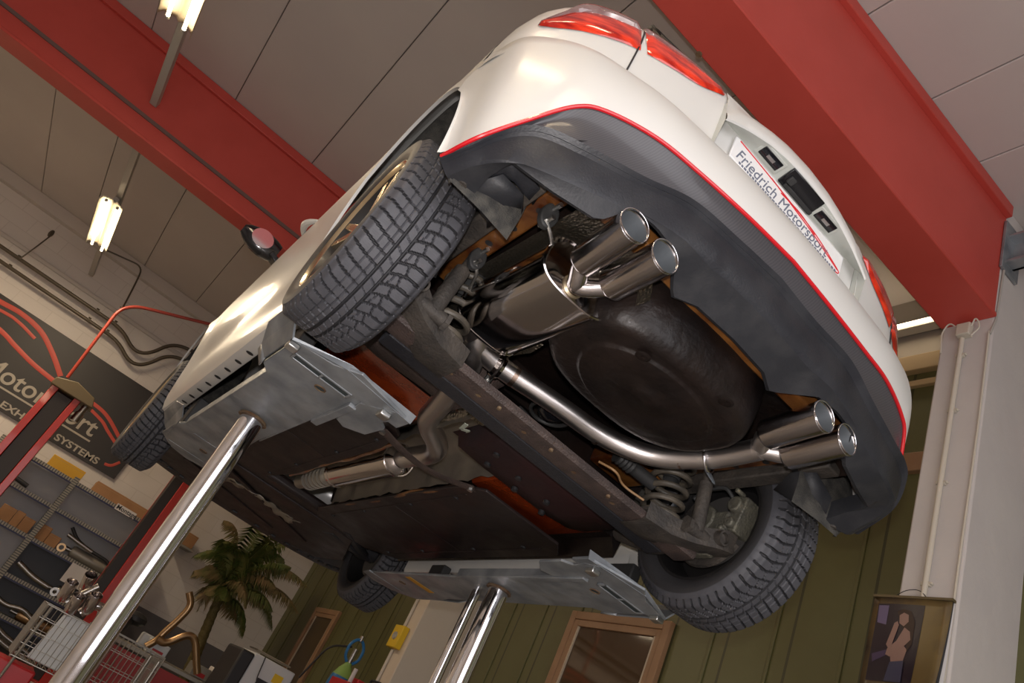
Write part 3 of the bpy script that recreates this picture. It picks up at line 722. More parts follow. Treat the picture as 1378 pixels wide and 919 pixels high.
# ---- wheels
def wheel_mesh():
    NA, prof = 720, []
    ys_ = []
    na = 66
    for i in range(na+1): ys_.append(-1+2*i/na)
    def sm(e0, e1, x): t = min(1, max(0, (x-e0)/(e1-e0))); return t*t*(3-2*t)
    NP = 58
    def groove(th, a):
        u = th*NP/(2*PI); h = 0.0
        def fr(v): return v-math.floor(v)
        if abs(a-.13) < .034 or abs(a+.13) < .034: return 1
        if abs(a-.47) < .012: h = max(h, .45)
        if a > .13:
            f = fr(u+.35*a+.25*a*a)
            if f < .17: h = max(h, 1 if a > .45 else .8)
            if .5 < a < .53: h = max(h, .4)
            if a < .45 and abs(a-.3) < .012: h = max(h, .4)
        elif a > -.13:
            f = fr(u*1.0+1.6*a)
            if f < .12: h = max(h, .6)
        else:
            b = -a; k = int(math.floor(u+ .9*math.sin(min(b, .7)*2.0)))
            f = fr(u+.9*math.sin(min(b, .7)*2.0)-.3*max(0, b-.6))
            if f < .20: h = max(h, 1)
            zz = .46+.10*(f-.5)
            if abs(b-zz) < .018: h = max(h, .8)
            if abs(b-.27-.06*(1-f)) < .014 and k % 2 == 0: h = max(h, .7)
        return h
    rows = []; uvs = []
    side_in = [(-.090, .218), (-.100, .226), (-.112, .245), (-.1165, .262), (-.114, .280)]
    side_out = [(.107, .284), (.1085, .266), (.106, .248), (.098, .230), (.090, .218)]
    P = [(y, r, None) for y, r in side_in]+[(y*.104, 0, y) for y in ys_]+[(y, r, None) for y, r in side_out]
    me_v = []; me_uv = []; gv = []
    for y, r, a in P:
        for k in range(NA):
            th = 2*PI*k/NA
            if a is not None:
                e = abs(a); rr_ = .3175-.003*a*a-.019*sm(.80, 1.0, e)**1.3; dep = .0075*(1-sm(.93, 1.0, e))
                g_ = groove(th, a); rr_ -= dep*g_; av = a; gv.append(g_ if e < .97 else 0)
            else: rr_ = r; av = 1.2 if y > 0 else -1.2; gv.append(-1)
            me_v.append((rr_*math.cos(th), y, rr_*math.sin(th))); me_uv.append((k/NA*NP, av))
    fs = []
    for i in range(len(P)-1):
        for k in range(NA):
            l = (k+1) % NA; fs.append((i*NA+k, (i+1)*NA+k, (i+1)*NA+l, i*NA+l))
    me = bpy.data.meshes.new('tire'); me.from_pydata(me_v, [], fs); me.update()
    uvl = me.uv_layers.new(name='UVMap')
    data = []
    for p in me.polygons:
        q = [me_uv[v] for v in p.vertices]; mxu = max(a[0] for a in q)
        for a in q: data += [a[0] if mxu-a[0] < 2 else a[0]+NP, a[1]]
    uvl.data.foreach_set('uv', data)
    for p in me.polygons: p.use_smooth = True
    bm = bmesh.new(); bm.from_mesh(me)
    for e in bm.edges: e.smooth = e.calc_face_angle(0) < rad(32)
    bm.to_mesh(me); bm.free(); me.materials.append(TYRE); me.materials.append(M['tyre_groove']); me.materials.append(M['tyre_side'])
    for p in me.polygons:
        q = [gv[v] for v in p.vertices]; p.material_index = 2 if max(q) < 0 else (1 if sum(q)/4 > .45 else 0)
    return me
TM = wheel_mesh()
DROOP = .294
for xc, zc in ((0, DROOP), (WB, .235)):
    for s in (1, -1):
        # rim barrel, dark inside
        b = MB().lathe([(-.085, .214), (-.092, .226), (-.096, .224), (-.094, .212), (-.070, .200), (-.02, .190), (.03, .192), (.07, .205), (.088, .212)], (xc, s*RT, zc), (0, s, 0), n=64)
        wh = b.build('wheel', M['rim_black'], CAR, smooth=40)
        t = bpy.data.objects.new('tire', TM); COL.objects.link(t); t.parent = wh
        t.matrix_local = Matrix.Translation((xc, s*RT, zc)) @ (Matrix.Rotation(rad(0 if s > 0 else 180), 4, 'Z')) @ Matrix.Rotation(rad(17 if xc else 3), 4, 'Y')
        sp = MB().lathe([(.055, .200), (.085, .213), (.099, .226), (.100, .229), (.096, .231), (.088, .228), (.080, .214)], (xc, s*RT, zc), (0, s, 0), n=64)
        sp.lathe([(.02, .0), (.02, .07), (.055, .072), (.070, .05), (.074, .03), (.078, .028), (.080, .0)], (xc, s*RT, zc), (0, s, 0), n=32)
        for k in range(5):
            for dd in (-.13, .13):
                a = 2*PI*k/5+.3; 
                p0 = Vector((xc+.05*math.cos(a+dd), s*(RT+.062), zc+.05*math.sin(a+dd))); p1 = Vector((xc+.216*math.cos(a+dd*1.35), s*(RT+.078), zc+.216*math.sin(a+dd*1.35)))
                sp.bar(p0, p1, .030, .026, up=(0, 1, 0), w1=.022, h1=.018)
        sp.build('wheel_spokes', M['alloy'], wh, bevel=.003)
        MB().lathe([(.018, .0), (.018, .196)], (xc, s*RT, zc), (0, s, 0), n=48).build('wheel_shade_disc', M['rim_black'], wh)  # added dark disc standing in for the shade behind the open spokes
        # brake disc, backing plate, knuckle
        MB().lathe([(-.035, .05), (-.035, .135), (-.025, .135), (-.025, .05)], (xc, s*RT, zc), (0, s, 0), n=48).lathe([(-.03, .06), (.02, .06)], (xc, s*RT, zc), (0, s, 0), n=24).build('brake_disc', M['disc'], CAR)

# ================================================================== UNDERBODY (car coordinates)
def cb(name, m, *a, **k): return MB().box(*a).build(name, m, CAR, **k)
# floor pans: main pan with a raised tunnel, side members, rear floor, engine bay undertray
sec = [(-.70, .17), (-.66, .235), (-.17, .235), (-.135, .36), (.135, .36), (.17, .235), (.66, .235), (.70, .17)]
rows = [[Vector((x, y, z+(.10 if x < .42 and abs(y) > .15 else 0))) for y, z in sec] for x in (.30, .41, .43, .80, 1.2, 1.6, 2.0, 2.25)]
MB().grid(rows).build('floor_pan', M['under_dark'], CAR, smooth=30)
# wax-brown pan section just ahead of the axle
MB().grid([[Vector((x, y, z)) for y, z in ((-.62, .235), (-.55, .222), (-.2, .222), (-.15, .26))] for x in (.44, .60, .80)]).build('waxed_floor_section', M['orange_wax'], CAR)
MB().grid([[Vector((x, y, z)) for y, z in ((.62, .235), (.55, .222), (.2, .222), (.15, .26))] for x in (.42, .60, .80)]).build('waxed_floor_section', M['orange_wax'], CAR)
# flat underfloor covers
def cover(pts, z, name='underfloor_cover'):
    o = MB().prism([(x, y, z) for x, y in pts], (0, 0, .014)).build(name, M['under_panel'], CAR, bevel=.004); return o
c1 = cover([(.66, -.60), (.66, -.20), (.76, -.15), (.90, -.14), (2.25, -.13), (2.42, -.20), (2.42, -.55), (2.2, -.68), (.75, -.68)], .168)
c2 = cover([(.74, .19), (.62, .29), (.55, .60), (.75, .68), (2.15, .68), (2.35, .5), (2.32, .2), (1.95, .15), (.95, .16)], .168)
for cc, s in ((c1, -1), (c2, 1)):
    r = MB()
    for y in (.20, .62): r.box(.80, 2.2, s*y-.005, s*y+.005, .165, .169)
    for x in (1.45,): r.box(x-.005, x+.005, min(s*.20, s*.62), max(s*.20, s*.62), .166, .169)
    r.build('cover_ribs', M['under_panel'], cc, bevel=.002)
    for x in (.9, 1.3, 1.8, 2.2):
        for y in (.21, .60): MB().cyl((x, s*y, .168), (x, s*y, .162), .012, n=10).build('cover_clip', M['black_misc'], cc)
# waxed tunnel edges
for s in (1, -1):
    MB().tube([(x, s*(.150+.006*math.sin(x*9)), .178+.004*math.sin(x*23)) for x in [.85+.05*i for i in range(25)]], .010, 8).build('tunnel_edge_seal', M['amber'], CAR)
# tunnel heat shield
rows = [[Vector((x, y+.004*math.sin(x*31+k), z+.006*math.sin(x*40+k*2))) for k, (y, z) in enumerate(((-.150, .20), (-.125, .31), (-.06, .345), (.06, .345), (.125, .31), (.150, .20)))] for x in [.30+.05*i for i in range(38)]]
MB().grid(rows).build('tunnel_heat_shield', M['shield'], CAR, smooth=50)
# silver wrap beside the front of the mid pipe
rows = [[Vector((x, .09+.10*u-.02*math.sin(x*20), .255+.03*math.sin(u*7+x*15))) for u in [i/8 for i in range(9)]] for x in [.22+.03*i for i in range(12)]]
MB().grid(rows).build('foil_heat_wrap', M['foil'], CAR, smooth=60)
z_ = MB()
for k in range(2):
    q = [(.44-.02*k, .10-.045*k, .236), (.50-.02*k, .085-.045*k, .236), (.47-.02*k, .06-.045*k, .236), (.53-.02*k, .045-.045*k, .236)]
    for a, b in zip(q[:-1], q[1:]): z_.bar(a, b, .016, .003)
z_.build('zigzag_foil_strips', mat('green_white_foil', (.42, .46, .38), .4), CAR)
# tank and dark plastic shell ahead of the axle on the right
rows = []
for x, zo in ((.19, .26), (.22, .195), (.30, .180), (.45, .180), (.56, .20), (.60, .25)):
    rows.append([Vector((x+.10*(-y-.1)*.55, y, z)) for y, z in ((.07, max(zo, .25)), (.04, zo), (-.10, zo-.004), (-.25, zo), (-.42, zo+.003), (-.56, zo+.02), (-.60, .28))])
TK = MB().grid(rows).build('fuel_tank_shell', mat('tank_plastic', (.018, .013, .015), .62, spec=.25, col2=(.035, .013, .013), nscale=3, bump=.15, bscale=30), CAR, smooth=60)
for x, y in ((.34, -.02), (.45, -.06), (.38, -.16), (.48, -.22), (.40, -.32), (.5, -.38)):
    MB().cyl((x+.02, y, .183), (x+.02, y, .170), .013, n=12).build('tank_stud', M['black_misc'], TK)
# left side: dusty shell between sill and tunnel ahead of the axle
rows = []
for x, zo in ((.17, .30), (.20, .22), (.30, .205), (.38, .21), (.42, .25)):
    rows.append([Vector((x, y, z)) for y, z in ((.16, .30), (.20, zo), (.35, zo), (.52, zo-.01), (.62, zo), (.66, .28))])
MB().grid(rows).build('evap_canister_shell', M['beam_brown'], CAR, smooth=60)
# trunk floor, cross members, rails
rows = [[Vector((x, y, z)) for y, z in ((-.66, .46), (-.60, .52), (.60, .52), (.66, .46))] for x in (-.63, -.3, 0, .35)]
rows.append([Vector((.38, y, .40)) for y in (-.66, -.60, .60, .66)]); rows.append([Vector((.385, y, .28)) for y in (-.66, -.60, .60, .66)])
MB().grid(rows).build('boot_floor', M['under_dark'], CAR, smooth=30)
cb('rear_cross_member', M['amber'], -.605, -.545, -.50, .50, .415, .47, bevel=.01)
for s in (1, -1):
    r = MB(); r.bar((-.60, s*.572, .455), (.12, s*.552, .445), .062, .05); R_ = r.build('chassis_rail', M['amber'], CAR, bevel=.008)
    h = MB()
    for x in (-.42, -.30, -.18): h.lathe([(0, 0), (0, .012)], (x, s*.566, .4195), (0, 0, -1), n=12)
    h.build('rail_holes', M['black_misc'], R_)
    MB().bar((-.50, s*.635, .45), (.10, s*.62, .43), .06, .09).build('inner_wheel_house_edge', M['dust_grey'], CAR, bevel=.006)
# black quarter panel bracket visible through the left opening of the bumper
rows = []
for x, y, z, dz in ((-.500, .752, .342, .03), (-.542, .738, .362, .03), (-.530, .700, .385, .04), (-.515, .655, .392, .06), (-.49, .615, .41, .05)):
    rows.append([Vector((x, y, z)), Vector((x+.06, y-.020, z+.002)), Vector((x+.075, y-.026, z+.03))])
MB().grid(rows).build('bumper_side_bracket', M['black_plastic'], CAR, smooth=60, solid=.004)
rows = [[Vector((a[0], s_*a[1], a[2])) for a in r] for s_ in (1,) for r in (((-.40, .74, .31), (-.36, .66, .33), (-.30, .63, .36)), ((-.47, .74, .335), (-.45, .66, .36), (-.40, .60, .40)), ((-.49, .72, .36), (-.46, .64, .385), (-.43, .61, .36)))]
MB().grid(rows).build('wheel_arch_flap', M['dusty_plastic'], CAR, smooth=60, solid=.004)
rows = [[Vector((a[0], -a[1], a[2])) for a in r] for r in (((-.40, .74, .31), (-.36, .66, .33), (-.30, .63, .36)), ((-.43, .73, .325), (-.42, .66, .35), (-.38, .60, .40)), ((-.46, .70, .36), (-.45, .63, .40), (-.42, .58, .46)))]
MB().grid(rows).build('wheel_arch_flap', M['dusty_plastic'], CAR, smooth=60, solid=.004)
rows = [[Vector((x, y, z)) for y, z in ((-.50, .46), (-.56, .45), (-.62, .44), (-.68, .42))] for x in (-.60, -.56, -.5, -.4)]
MB().grid(rows).build('bumper_corner_cavity', M['under_dark'], CAR)
# spare wheel well
rows = []
NW = 64
def sq(a, n=2.6):
    c_, s_ = math.cos(a), math.sin(a); return math.copysign(abs(c_)**(2/n), c_), math.copysign(abs(s_)**(2/n), s_)
for k, z in ((1.06, .50), (1.05, .40), (1.03, .345), (1.0, .305), (.95, .280), (.88, .268), (.80, .265), (.74, .265), (.715, .262), (.70, .256), (.685, .254), (.4, .252), (.16, .252), (.14, .246), (.05, .246), (.001, .246)):
    r = []
    for i in range(NW):
        cx_, sy_ = sq(2*PI*i/NW, 2.6 if k > .76 else 2.0)
        r.append(Vector((-.355+.255*k*cx_*(1.0 if cx_ > 0 else .76), .0+.315*k*sy_, z)))
    rows.append(r)
MB().grid(rows, wrap=True).build('spare_wheel_well', M['under_dark'], CAR, smooth=60)
for x, y in ((-.30, .09), (-.43, -.02), (-.55, -.10), (-.25, -.12), (-.47, .14)): MB().lathe([(.0, .0), (.004, .012), (0.002, .017), (0, .022)], (x, y, .255 if abs(x+.355) < .15 else .266), (0, 0, -1), n=16).build('well_drain_plug', M['under_dark'], CAR, smooth=60)
st = MB().bar((-.40, .25, .300), (-.30, .285, .300), .04, .006); st.build('wax_patch', M['orange_wax'], CAR)
# foil heat shields above the silencer
MB().grid([[Vector((x, y, .455+.02*math.sin(y*40)*0-.05*abs((y-.39)/.15)**2)) for y in [.24+.02*i for i in range(15)]] for x in (-.56, -.4, -.2, -.02, .10)]).build('silencer_heat_shield', M['foil'], CAR, smooth=60)
MB().grid([[Vector((x, .245+.01*k, .33+.04*k)) for k in range(4)] for x in (-.56, -.5, -.44, -.40)]).build('silencer_heat_shield_edge', M['foil'], CAR)

MB().grid([[Vector((x, y, .375+.012*math.sin(x*30+y*20))) for y in (.20, .27, .34, .41, .47)] for x in (-.04, .02, .08, .14, .20, .26)]).build('gold_heat_shield', M['foil'], CAR, smooth=60)
MB().tube([(-.355+.285*sq(a)[0], .335*sq(a)[1], .43) for a in [rad(-60+6*i) for i in range(26)]], .022, 8).build('waxed_well_seam', M['amber'], CAR, smooth=60)
MB().cbox((-.16, -.335, .40), (.14, .06, .05)).build('waxed_bracket', M['amber'], CAR, bevel=.01)
MB().cbox((.22, -.45, .40), (.2, .2, .06)).build('waxed_bracket', M['amber'], CAR, bevel=.01)
# ---- rear axle
bm_ = MB()
bm_.grid([[Vector((x, y, z)) for x, z in ((-.026, .158), (-.028, .142), (-.020, .133), (.030, .128), (.066, .130), (.072, .150))] for y in [-.66+.055*i for i in range(25)]])
BM = bm_.build('axle_beam', M['beam_brown'], CAR, smooth=40)
MB().grid([[Vector((x, y, z)) for x, z in ((.070, .150), (.074, .128), (.138, .124), (.148, .132), (.150, .18))] for y in [-.60+.05*i for i in range(25)]]).build('beam_front_flange', M['beam_black'], BM, smooth=40)
hb = MB()
for y in (.40, .29, .10, -.12, -.30, -.45): hb.lathe([(0, 0), (.0, .009)], (.02, y, .1275), (0, 0, -1), n=10)
hb.build('beam_holes', M['rust'], BM)
for y in (.22, .0, -.26): MB().cyl((.0, y, .134), (.0, y, .124), .007, n=8).build('beam_rivet', M['rust'], BM)
for s in (1, -1):
    am = MB()
    am.grid([[Vector((c_.x+dx, c_.y, c_.z+dz)) for dx, dz in ((-w_, h_), (-w_, -h_), (-w_*.4, -h_*1.3), (w_*.6, -h_*1.3), (w_, -h_*.6), (w_, h_))] for c_, w_, h_ in ((Vector((.04, s*.40, .165)), .075, .03), (Vector((.02, s*.50, .160)), .085, .03), (Vector((-.01, s*.58, .175)), .08, .03), (Vector((-.06, s*.66, .205)), .06, .035), (Vector((-.08, s*.72, .225)), .045, .04))])
    A = am.build('trailing_arm', M['dust_grey'], CAR, smooth=40)
    MB().lathe([(0, .026), (.07, .026), (.07, .019), (0, .019)], (-.135, s*.655, .205), (.35, 0, .0), n=20, closed=True).build('arm_bush_tube', M['dust_grey'], A)
    # trailing link running forward to the body
    MB().tube(bend([(-.03, s*.60, .18), (.16, s*.64, .17), (.34, s*.62, .22)], .06), .028, 10, sy=1.3).build('trailing_link', M['dust_grey'], CAR)
    # spring with its seats
    cx0, cy0 = .015, s*.492; zt, zb_ = .43, .175
    pts = [(cx0+.064*math.cos(a), cy0+.064*math.sin(a), zb_+(zt-zb_)*i/110) for i in range(111) for a in [2*PI*5.2*i/110]]
    MB().tube(pts, .0105, 10).build('coil_spring', M['coil'], CAR)
    MB().lathe([(0, .0), (0, .05), (.012, .075), (.02, .078)], (cx0, cy0, .168), (0, 0, 1), n=24).build('spring_seat', M['dust_grey'], CAR)
    MB().lathe([(0, .03), (.10, .035), (.11, .07)], (cx0, cy0, .34), (0, 0, 1), n=20).build('spring_buffer', M['rubber'], CAR)
    # damper
    dp = MB().cyl((-.085, s*.575, .185), (-.080, s*.560, .36), .024, n=18).cyl((-.080, s*.560, .36), (-.06, s*.54, .52), .014, n=12)
    D = dp.build('damper', M['dust_grey'], CAR)
    MB().cyl((-.085, s*.53, .185), (-.085, s*.62, .185), .022, n=16).cyl((-.085, s*.52, .185), (-.085, s*.535, .185), .028, n=6).build('damper_eye', M['dust_grey'], D)
    # knuckle, caliper, hose, backing plate
    kn = MB().cyl((0, s*.66, DROOP), (0, s*.74, DROOP), .055, n=20).cbox((-.04, s*.69, .27), (.14, .05, .10)).cbox((-.02, s*.69, .22), (.08, .04, .12))
    kn.build('wheel_knuckle', M['caliper'], CAR, bevel=.01)
    ca = MB().cbox((-.125, s*.715, .315), (.055, .075, .13), Matrix.Rotation(rad(-12), 3, 'Y')).cyl((-.128, s*.655, .34), (-.128, s*.70, .34), .028, n=18).cyl((-.12, s*.66, .275), (-.12, s*.70, .275), .018, n=14)
    ca.cyl((-.135, s*.645, .385), (-.135, s*.69, .385), .010, n=6).cyl((-.105, s*.645, .245), (-.105, s*.69, .245), .010, n=6)
    CA = ca.build('brake_caliper', M['caliper'], CAR, bevel=.006)
    MB().tube(bend([(-.12, s*.655, .36), (-.10, s*.63, .39), (-.03, s*.62, .38), (.0, s*.60, .33)], .03), .007, 8).build('brake_hose', M['rubber'], CA)
    MB().tube(bend([(.30, s*.42, .22), (.16, s*.47, .20), (.06, s*.56, .21), (.0, s*.62, .26)], .05), .0035, 6).build('brake_pipe', M['coil'], CAR)
    MB().lathe([(0, .05), (0, .150), (.012, .155)], (0, s*.715, DROOP), (0, s, 0), n=40, a0=rad(120), a1=rad(330)).build('disc_backing_plate', M['dust_grey'], CAR)
# blob of differential style bump stop cover between beam and well, hoses
MB().sphere((.10, .0, .30), .05, 16, (1, 1, .8)).build('hose_grommet', M['black_gloss'], CAR, smooth=80)
MB().tube([(.10+.075*math.cos(a), .0+.065*math.sin(a), .285) for a in [2*PI*k/24 for k in range(24)]], .007, 8, closed=True).build('grommet_ring', M['rubber'], CAR)
MB().tube(bend([(.20, .06, .29), (.16, .03, .26), (.19, .0, .26), (.22, .04, .29)], .04), .006, 8).build('breather_hose', M['rubber'], CAR)
hz = []
for i in range(22):
    u = i/21; hz.append(Vector((.05-.02*u, -.27-.17*u, .30-.01*u)))
MB().tube(hz, [.024 if i % 2 or i > 8 else .029 for i in range(22)], 14).build('corrugated_hose', M['rubber'], CAR)
MB().tube(bend([(.06, -.22, .24), (.0, -.26, .22), (.05, -.33, .22), (.0, -.40, .20)], .04), .004, 8).build('sensor_wire', mat('copper_wire', (.35, .2, .09), .5), CAR)

# ---- exhaust
def oval(xc, sc=1.0, ry=.120, rz=.077, n=48, yc=.382, zc=.335):
    return [Vector((xc, yc+ry*sc*math.copysign(abs(math.cos(a))**.66, math.cos(a)), zc+rz*sc*math.copysign(abs(math.sin(a))**.66, math.sin(a)))) for a in [2*PI*k/n for k in range(n)]]
mu = MB().grid([oval(.002, .2), oval(.002, .88), oval(-.003, .94), oval(-.012, .985), oval(-.030, 1.0), oval(-.20, 1.0), oval(-.425, 1.0)], wrap=True)
MF = mu.build('rear_silencer', M['polished'], CAR, smooth=35)
MB().grid([oval(-.425, 1.0), oval(-.428, 1.035), oval(-.436, 1.035), oval(-.438, .99), oval(-.432, .93), oval(-.430, .2), oval(-.430, .01)], wrap=True).build('silencer_end_cap', M['polished'], MF, smooth=30)
MB().grid([oval(-.016, 1.0), oval(-.018, 1.022), oval(-.026, 1.022), oval(-.028, 1.0)], wrap=True).build('silencer_front_rim', M['polished'], MF, smooth=30)
def tips(ys, ykn, s, nm):
    Y = MB(); 
    return Y
def tip(y0, y1, zf, par):
    p0 = Vector((-.492, y0, zf)); p1 = Vector((-.672, y1, .360)); d = (p1-p0).normalized(); L = (p1-p0).length
    # rim cut slightly slanted, rolled edge, inner tube
    o = MB().lathe([(-.012, .022), (0, .039), (.008, .0435), (L-.006, .0445), (L-.002, .0455), (L, .0445), (L-.003, .0420)], p0, d, n=48).build('exhaust_tip', M['tip_steel'], par, smooth=40)
    MB().tube([p0+d*(L-.0005)+ (Vector((0, 0, 1))*math.cos(a)+d.cross(Vector((0, 0, 1))).normalized()*math.sin(a))*.0437 for a in [2*PI*k/40 for k in range(40)]], .0024, 6, closed=True).build('tip_rolled_rim', M['chrome'], o, smooth=80)
    MB().lathe([(L-.002, .0425), (L-.01, .0412), (L-.12, .0400), (L-.125, .03), (L-.17, .029), (L-.175, .0)], p0, d, n=40).build('tip_inner_sleeve', M['tip_inner'], o, smooth=40)
    return o
M['tip_inner'] = mat('tip_inner_blasted', (.20, .22, .24), .45, metal=.6)
# left pair, welded to the silencer outlet
L_ = MB()
L_.tube(bend([(-.43, .392, .300), (-.455, .398, .300), (-.492, .428, .322), (-.51, .43, .33)], .025), .026, 20)
L_.tube(bend([(-.44, .395, .300), (-.462, .37, .303), (-.494, .333, .324), (-.51, .33, .332)], .025), .026, 20)
LO = L_.build('silencer_outlet_y_pipe', M['tip_steel'], CAR, smooth=50)
MB().lathe([(-.004, .028), (.0, .033), (.006, .028)], (-.434, .392, .300), (-1, 0, 0), n=24).build('outlet_weld', mat('weld_bead', (.6, .5, .35), .4, metal=1), LO, smooth=60)
tip(.43, .437, .326, CAR); tip(.33, .327, .332, CAR)
# crossover pipe to the right pair
path = [(-.03, .405, .305), (.030, .400, .285), (.048, .345, .272), (.050, .255, .268), (.000, .05, .268), (-.022, -.14, .268), (-.11, -.285, .275), (-.27, -.358, .298), (-.345, -.372, .310), (-.43, -.378, .322)]
MB().tube(bend(path, .085, 8), .0335, 24).build('crossover_pipe', M['brushed'], CAR, smooth=50)
for P0, P1 in (((.040, .215, .268), (.0365, .200, .268)), ((-.0205, -.122, .268), (-.0212, -.130, .268)), ((-.19, -.323, .2866), (-.197, -.326, .288))):
    MB().cyl(P0, P1, .0342, n=24).build('pipe_weld_band', mat('heat_tint', (.34, .25, .20), .35, metal=1), CAR, smooth=50)
def clamp(c, d, tail):
    c = Vector(c); d = Vector(d).normalized(); u = Vector((0, 0, 1)); u = (u-d*u.dot(d)).normalized(); w_ = d.cross(u)
    o = MB().lathe([(-.016, .034), (-.016, .039), (-.005, .042), (0, .053), (.005, .042), (.014, .038), (.014, .034)], c, d, n=36).build('pipe_clamp', M['polished'], CAR, smooth=40)
    t_ = Vector(tail).normalized(); t_ = (t_-d*t_.dot(d)).normalized()
    MB().cbox(c+t_*.052, (.022, .020, .034), Matrix((d, d.cross(t_), t_)).transposed()).cyl(c+t_*.058-d.cross(t_)*.02, c+t_*.058+d.cross(t_)*.03, .005, n=8).build('clamp_bolt_block', M['zinc'], o, bevel=.003)
clamp((.050, .265, .268), (-.05, -.25, .0), (.8, 0, -.6))
# hanger plate with a loop on the right
rg = MB().tube([Vector((-.275, -.358, .299))+(Vector((.15, 0, 1)).normalized()*math.cos(a)*.044+Vector((.36, -1, 0)).normalized()*math.sin(a)*.044) for a in [2*PI*k/32 for k in range(32)]], .0045, 8, closed=True)
rg.build('hanger_ring', M['chrome'], CAR, smooth=80)
MB().prism([(-.272, -.36, .256), (-.258, -.40, .272), (-.262, -.425, .250), (-.275, -.405, .238)], (0, .004, .006)).build('hanger_plate', M['galv'], CAR)
R_ = MB()
R_.tube(bend([(-.42, -.377, .321), (-.447, -.372, .324), (-.485, -.333, .328), (-.51, -.331, .334)], .025), .027, 20)
R_.tube(bend([(-.42, -.377, .321), (-.447, -.384, .323), (-.485, -.424, .328), (-.51, -.431, .334)], .025), .027, 20)
R_.cyl((-.36, -.373, .312), (-.445, -.379, .323), .0325, n=24)
R_.build('right_y_pipe', M['brushed'], CAR, smooth=50)
tip(-.33, -.330, .330, CAR); tip(-.43, -.438, .328, CAR)
# mid pipe and centre silencer in the tunnel
mp = [(-.01, .41, .33), (.06, .355, .262), (.12, .322, .235), (.43, .228, .222), (.585, .190, .220), (.70, .045, .22), (.80, .012, .22), (.92, .022, .22), (1.05, .03, .22)]
MB().tube(bend(mp, .09, 8), .042, 24).build('mid_pipe', M['brushed'], CAR, smooth=50)
cs = MB().lathe([(0, .042), (.012, .060), (.03, .068), (.03, .073), (.045, .073), (.05, .069), (.64, .069), (.645, .073), (.66, .073), (.66, .064), (.68, .045), (.72, .04)], (1.03, .03, .218), (1, .015, 0), n=36)
CS = cs.build('centre_silencer', M['polished'], CAR, smooth=35)
fl_ = MB()
for i in range(6): fl_.lathe([(0, .037), (.0, .055), (.012, .055), (.02, .037)], (1.80+.05*i, .04, .218), (1, .01, 0), n=24)
fl_.lathe([(0, .037), (.5, .037)], (1.70, .04, .218), (1, .01, 0), n=24)
fl_.build('flex_joint', M['shield'], CAR, smooth=40)
MB().tube(bend([(.76, .26, .160), (.80, .14, .155), (.82, .02, .155), (.77, -.09, .158), (.70, -.17, .165)], .05), .012, 8, sx=.35, sy=2.6).build('tunnel_brace', M['beam_brown'], CAR, smooth=50)
MB().cyl((.76, .25, .165), (.76, .25, .145), .013, n=6).build('brace_bolt', M['zinc'], CAR)
MB().cyl((.71, -.16, .165), (.71, -.16, .150), .012, n=6).build('brace_bolt', M['zinc'], CAR)
# exhaust hangers: rubber blocks with bent rods
for hx, hy, hz_, rod in ((-.465, .553, .395, [(-.465, .56, .372), (-.458, .530, .358), (-.440, .505, .352), (-.420, .49, .360)]), (-.130, .553, .395, [(-.13, .56, .378), (-.12, .53, .36), (-.05, .505, .345), (-.02, .49, .325), (-.012, .475, .320)])):
    hb_ = MB().prism([(hx, hy+.026*math.cos(a)*1.0, hz_+.040*math.sin(a)) for a in [2*PI*k/16 for k in range(16)]], (.022, 0, 0)).build('exhaust_hanger_rubber', M['rubber'], CAR, bevel=.004)
    MB().cyl((hx-.03, hy, hz_+.022), (hx+.04, hy, hz_+.022), .007, n=10).build('hanger_pin', M['zinc'], hb_)
    MB().tube(bend(rod, .03), .0052, 8).build('hanger_rod', M['zinc'], hb_)
    MB().cyl((hx-.025, hy, hz_-.022), (hx+.035, hy, hz_-.022), .006, n=10).build('hanger_pin', M['zinc'], hb_)

# ---- front end seen from below
cb('front_subframe', M['under_panel'], 2.30, 2.62, -.45, .45, .17, .23, bevel=.02)
MB().prism([(2.42, -.46, .16), (2.42, .46, .16), (2.95, .66, .155), (3.3, .60, .150), (3.42, .30, .148), (3.42, -.30, .148), (3.3, -.60, .150), (2.95, -.66, .155)], (0, 0, .012)).build('engine_undertray', M['under_panel'], CAR, bevel=.004)
rows = [[Vector((2.60+.30*u+.03*math.sin(9*v), .40-.62*v-.03*math.sin(u*9), .152-.014*math.sin(u*11+v*17)*math.sin(v*25))) for u in [i/12 for i in range(13)]] for v in [i/28 for i in range(29)]]
MB().grid([[p for k, p in enumerate(r) if 3 < k < 9] for r in rows]).build('crumpled_foil_shield', M['shield'], CAR, smooth=60, solid=.003)
MB().bar((2.48, .45, .150), (3.05, -.40, .150), .045, .012).bar((2.92, .52, .150), (3.25, -.22, .150), .05, .01).build('undertray_ribs', M['under_panel'], CAR, bevel=.003)
for s in (1, -1):
    MB().bar((2.55, s*.34, .17), (2.69, s*.70, .19), .11, .04, w1=.06).bar((2.35, s*.38, .18), (2.66, s*.66, .19), .06, .035).build('front_wishbone', M['beam_black'], CAR, bevel=.012)
    MB().cyl((2.69, s*.64, .235), (2.69, s*.74, .235), .06, n=20).cbox((2.73, s*.67, .26), (.10, .07, .16)).build('front_knuckle', M['beam_black'], CAR, bevel=.012)
    MB().cyl((2.70, s*.15, .25), (2.69, s*.66, .235), .016, n=12).sphere((2.69, s*.60, .235), .04, 12).build('drive_shaft', M['beam_black'], CAR)

